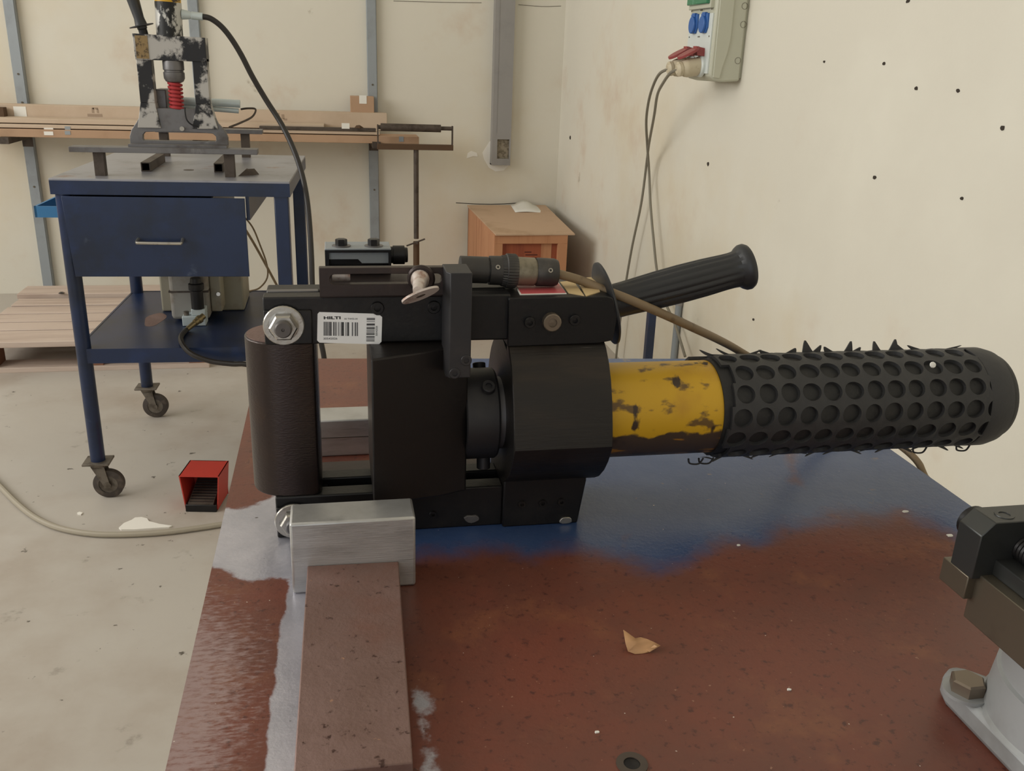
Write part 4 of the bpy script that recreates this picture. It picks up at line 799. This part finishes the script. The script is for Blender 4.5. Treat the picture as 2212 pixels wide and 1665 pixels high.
BR = obj('brown_steel_bar', MB().box(P(560, 276, y=4.645).x, P(812, 276, y=4.645).x, 4.645, 4.68, z2_, z2_+.016), M_darksteel, bevel=.002); tag(BR, 'rusty brown steel bar lying along the cartons', 'steel bar')
obj('paper_label', bxp(MB(), 738, 755, 266, 278, 4.644, .001), M_paper, BR)
obj('rag_knot', MB().lathe((P(775, 273, y=4.66).x, 4.66, z2_+.014), (1, 0, 0), [(-.02, .004), (-.012, .014), (.004, .016), (.016, .009), (.024, .003)], 9), M_cardedge, BR)

# roller stand
RSx0, RSx1 = P(818, 275, y=4.55).x, P(977, 275, y=4.55).x; RY = 4.56
ST2 = thing('roller_stand', 'rusty steel roller stand with T-handle post beside the back wall', 'roller stand', ((RSx0+RSx1)/2, RY, 0))
zr = P(895, 276, y=RY).z; zb2 = P(895, 317, y=RY).z; xp = P(899, 400, y=RY).x
obj('roller', MB().cyl((RSx0+.01, RY, zr), (RSx1-.055, RY, zr-.001), .018, seg=24), M_darksteel, ST2)
obj('roller_axle', MB().cyl((RSx0-.004, RY, zr), (RSx1+.002, RY, zr), .0095, seg=12), M_darksteel, ST2)
obj('cross_bar', MB().box(RSx0-.008, RSx1+.006, RY-.015, RY+.015, zb2-.014, zb2+.012), M_cardedge, ST2, bevel=.001)
for x in (RSx0-.004, RSx1+.002): obj('side_bracket', MB().box(x-.003, x+.003, RY-.012, RY+.012, zb2, zr+.012), M_darksteel, ST2)
obj('inner_post', MB().cyl((xp, RY, .36), (xp, RY, zb2), .0125, seg=20), M_darksteel, ST2)
obj('outer_post', MB().cyl((xp, RY, .02), (xp, RY, .345), .0155, seg=20), M_cardedge, ST2)
obj('t_handle', MB().cyl(P(878, 531, y=RY-.03), P(918, 516, y=RY-.03), .004, seg=8), M_darksteel, ST2)
obj('t_screw', MB().cyl((xp, RY-.034, .343), (xp, RY, .343), .006, seg=8), M_darksteel, ST2)
for a in (math.pi/2, math.pi*7/6, math.pi*11/6): obj('foot', MB().tube([(xp, RY, .06), (xp+.13*math.cos(a), RY+.13*math.sin(a), .025), (xp+.24*math.cos(a), RY+.24*math.sin(a), .012)], .011, 8, 4), M_cardedge, ST2)

# ------------------------------------------------------------------ wooden crate in the corner
CR = thing('wooden_crate', 'orange wooden crate with cardboard lid in the room corner', 'crate', (.9, 4.45, 0))
ZT = .466; cx0, cx1, cy1 = .716, 1.063, 4.93; cy0 = P(1150, 506, z=ZT+.006).y+.030
for k in range(6):
    a = cy0+k*(cy1-cy0)/6; obj('side_board', MB().box(cx0, cx0+.015, a+.001, a+(cy1-cy0)/6-.001, 0, ZT), M_crate, CR, bevel=.001)
    obj('side_board', MB().box(cx1-.015, cx1, a+.001, a+(cy1-cy0)/6-.001, 0, ZT), M_crate, CR, bevel=.001)
obj('back_panel', MB().box(cx0, cx1, cy1-.012, cy1, 0, ZT), M_crate, CR)
obj('front_rail', MB().box(cx0, cx1, cy0-.018, cy0, ZT-.04, ZT), M_crate, CR, bevel=.001)
obj('front_stile', MB().box(cx0, cx0+.04, cy0-.018, cy0, 0, ZT-.04), M_crate, CR, bevel=.001); obj('front_stile', MB().box(cx1-.046, cx1, cy0-.018, cy0, 0, ZT-.04), M_crate, CR, bevel=.001)
obj('bottom_rail', MB().box(cx0+.04, cx1-.046, cy0-.018, cy0, 0, .05), M_crate, CR, bevel=.001)
fpn = obj('front_panel', MB().box(cx0+.015, cx1-.015, cy0, cy0+.012, 0, ZT-.005), M_cratered, CR)
obj('panel_stripe', MB().box(cx0+.225, cx0+.275, cy0-.002, cy0+.001, .05, ZT-.04), M_crate, CR)
M_stamp = mat('dark_stamp', (96, 40, 26), .7)
for x0, x1, y0, y1 in [(1133, 1148, 543, 546), (1135, 1161, 549, 552), (1134, 1138, 557, 559), (1150, 1160, 556, 559)]:
    obj('stamp_mark', bxp(MB(), x0, x1, y0, y1, cy0-.0006, .001), M_stamp, fpn)
lidp = [P(1071, 506, z=ZT+.006), P(1242, 505, z=ZT+.006), P(1171, 438, z=ZT+.006), P(1009, 443, z=ZT+.006)]
for v in lidp: v.y = min(v.y, 4.955)
obj('lid', MB().hexa([v-Vector((0, 0, .0062)) for v in lidp]+lidp), M_lid, CR)
pm_ = MB(); nx, ny = 8, 4; c00, c10, c11, c01 = [P(x, y, z=ZT+.008) for x, y in ((1113, 458), (1183, 458), (1168, 444), (1103, 443))]; gv = []
for j in range(ny+1):
    for i in range(nx+1):
        u, v = i/nx, j/ny; q = (c00*(1-u)+c10*u)*(1-v)+(c01*(1-u)+c11*u)*v; q.z += .028*math.sin(math.pi*min(1, u*1.1))**2*v+.003*math.sin(5*u); gv.append(pm_.bm.verts.new(q))
for j in range(ny):
    for i in range(nx): pm_.bm.faces.new((gv[j*(nx+1)+i], gv[j*(nx+1)+i+1], gv[(j+1)*(nx+1)+i+1], gv[(j+1)*(nx+1)+i]))
pp = obj('paper_sheet', pm_, M_paper, angle=80); pp.modifiers.new('thickness', 'SOLIDIFY').thickness = .0015; tag(pp, 'curled white paper sheet on the crate lid', 'paper')

# ------------------------------------------------------------------ socket box on the right wall
BXF = 1.112; by0, by1 = 2.70, 2.905; bz0 = 1.181
SBX = thing('socket_box', 'grey wall socket box with blue sockets and red hinged lids', 'socket box', (XR, 2.8, bz0))
prof_ = [(XR-.006, bz0+.004), (XR-.062, bz0), (BXF+.012, bz0+.006), (BXF, bz0+.018), (BXF, 1.62), (XR-.006, 1.62)]
obj('housing', MB().prism(prof_, 'y', by0, by1), M_sock, SBX, bevel=.006)
obj('back_plate', MB().box(XR-.012, XR+.001, by0+.008, by1-.008, bz0+.012, 1.61), M_sock, SBX)
obj('step_ridge', MB().prism([(XR-.052, 1.62), (XR-.050, 1.30), (XR-.056, 1.26), (XR-.066, 1.225), (XR-.072, bz0+.01), (BXF+.01, bz0+.012), (BXF+.006, 1.62)], 'y', by0-.004, by0+.002), M_sock, SBX, bevel=.0015)
for x, y in ((1609, 13), (1606, 53), (1594, 131)): q = P(x, y, y=by0-.0005); obj('knockout', MB().ring((q.x, by0+.0006, q.z), (0, -1, 0), .0014, .0086, .0094, 28), M_seam, SBX)
fpl = obj('front_plate', MB().box(BXF-.005, BXF+.002, by0+.012, by1-.01, bz0+.022, 1.372), M_sockw, SBX, bevel=.0015)
yA, yB = (by0+.028, by0+.095), (by0+.108, by0+.178)
for (a, b_) in (yA, yB):
    yc_ = (a+b_)/2; zc_ = 1.3455
    so = obj('blue_socket', MB().prism([(yc_-.026, zc_+.027), (yc_-.027, zc_-.012), (yc_-.016, zc_-.028), (yc_+.016, zc_-.028), (yc_+.027, zc_-.012), (yc_+.026, zc_+.027)], 'x', BXF-.011, BXF-.004), M_blue, SBX, bevel=.001)
    obj('socket_lid', MB().prism([(yc_+.0225*math.cos(t_), zc_-.004+.0245*math.sin(t_)) for t_ in [2*math.pi*k/24 for k in range(24)]], 'x', BXF-.019, BXF-.010), M_blue, so, bevel=.002)
    obj('lid_hinge', MB().box(BXF-.014, BXF-.006, yc_-.012, yc_+.012, zc_+.018, zc_+.030), M_blue, so)
for yy in (by0+.022, by0+.098, by0+.108, by0+.182):
    for zz in (1.308, 1.383): obj('plate_screw', MB().cyl((BXF-.004, yy, zz), (BXF-.0065, yy, zz), .0022, seg=8), M_seam, SBX)
obj('window_frame', MB().box(BXF-.012, BXF+.002, by0+.018, by1-.012, 1.386, 1.56), M_sock, SBX, bevel=.002)
obj('green_window', MB().box(BXF-.022, BXF-.008, by0+.026, by1-.018, 1.398, 1.55), M_green, SBX, bevel=.003)
# two plugs with raised red lids and hanging cords
zp = 1.224
cords = [[(1448, 158), (1432, 180), (1420, 205), (1413, 250), (1402, 310), (1397, 350), (1385, 440), (1366, 530), (1352, 610), (1340, 690), (1330, 780)],
         [(1426, 158), (1413, 180), (1402, 215), (1396, 260), (1398, 310), (1402, 370), (1405, 440), (1412, 520), (1420, 590), (1436, 650), (1458, 700), (1480, 770)]]
for k, yy in enumerate((by0+.060, by0+.140)):
    lid = obj('red_socket_lid', MB().prism([(yy+.030*math.cos(t_), .036*math.sin(t_)) for t_ in [2*math.pi*j/24 for j in range(24)]], 'x', -.004, .004), M_redpl, SBX, local=True, bevel=.001)
    bpy.context.view_layer.update()
    me_ = lid.data; rot = Matrix.Rotation(math.radians(-118), 4, 'Y')
    for v in me_.vertices:
        q = rot@Vector((v.co.x, 0, v.co.z)); v.co = Vector((BXF-.050+q.x, v.co.y, zp+.036+q.z))-Vector(SBX.location)
    obj('lid_arm', MB().hexa([(BXF-.028, yy-.016, zp+.030), (BXF-.001, yy-.016, zp+.028), (BXF-.001, yy+.016, zp+.028), (BXF-.028, yy+.016, zp+.030), (BXF-.032, yy-.014, zp+.056), (BXF-.001, yy-.014, zp+.050), (BXF-.001, yy+.014, zp+.050), (BXF-.032, yy+.014, zp+.056)]), M_redpl, SBX)
    obj('socket_ring', MB().lathe((BXF-.004, yy, zp), (-1, 0, 0), [(0, .032), (.008, .032), (.012, .028), (.012, .02)], 28, caps=False), M_sockw, SBX)
    lab = ('nearer the box corner', 'farther from the box corner')[k]
    PGn = thing('power_plug', ('beige power plug under the red lid with the cord passing in front', 'beige power plug under the red lid with the cord behind')[k], 'plug', (BXF-.01, yy, zp), group='plugs in the socket box')
    d_ = Vector((-1, -.04, -.16)); p0_ = Vector((BXF-.008, yy, zp))
    obj('plug_body', MB().lathe(p0_, d_, [(0, .025)]+[(.004+i*.0045, .0272 if i % 2 else .0258) for i in range(11)]+[(.056, .024), (.062, .0185), (.075, .016), (.078, .012)], 28), M_plug, PGn)
    obj('plug_collar', MB().lathe(p0_+d_.normalized()*.060, d_, [(0, .019), (.003, .0215), (.012, .0215), (.016, .016)], 20), M_plug, PGn)
    pend = p0_+d_.normalized()*.074
    pts = [pend]+[P(x, y, x=1.03+min(.15, max(0, (y-160))*.00075)) for x, y in cords[k]]
    pts[0] = pend
    obj('cord', MB().tube(pts, .0048, 8, 5), M_greycable, PGn)
# conduit and blue post low on the right wall
q0 = P(1463, 700, x=XR-.012)
t = thing('wall_conduit', 'pale grey conduit rising from the floor by the right wall', 'conduit', (XR-.012, q0.y, 0))
obj('pipe', MB().cyl((XR-.013, q0.y, 0), (XR-.013, q0.y, .42), .012, seg=16), M_galv, t); obj('end_cap', MB().cyl((XR-.013, q0.y, .415), (XR-.013, q0.y, .432), .0145, seg=16), M_trunk, t)
for z in (.12, .36): obj('clip', MB().box(XR-.027, XR+.001, q0.y-.017, q0.y+.017, z, z+.014), M_trunk, t)
qb = P(1404, 720, y=2.75)
t = thing('blue_post', 'blue steel upright post on a base plate near the right wall', 'post', (qb.x, 2.75, 0))
obj('upright', MB().box(qb.x-.013, qb.x+.013, 2.737, 2.763, .006, .50), M_bluepaint, t, bevel=.002); obj('base_plate', MB().box(qb.x-.05, qb.x+.05, 2.70, 2.80, 0, .007), M_bluepaint, t); obj('cap', MB().box(qb.x-.015, qb.x+.015, 2.735, 2.765, .498, .506), M_black, t)
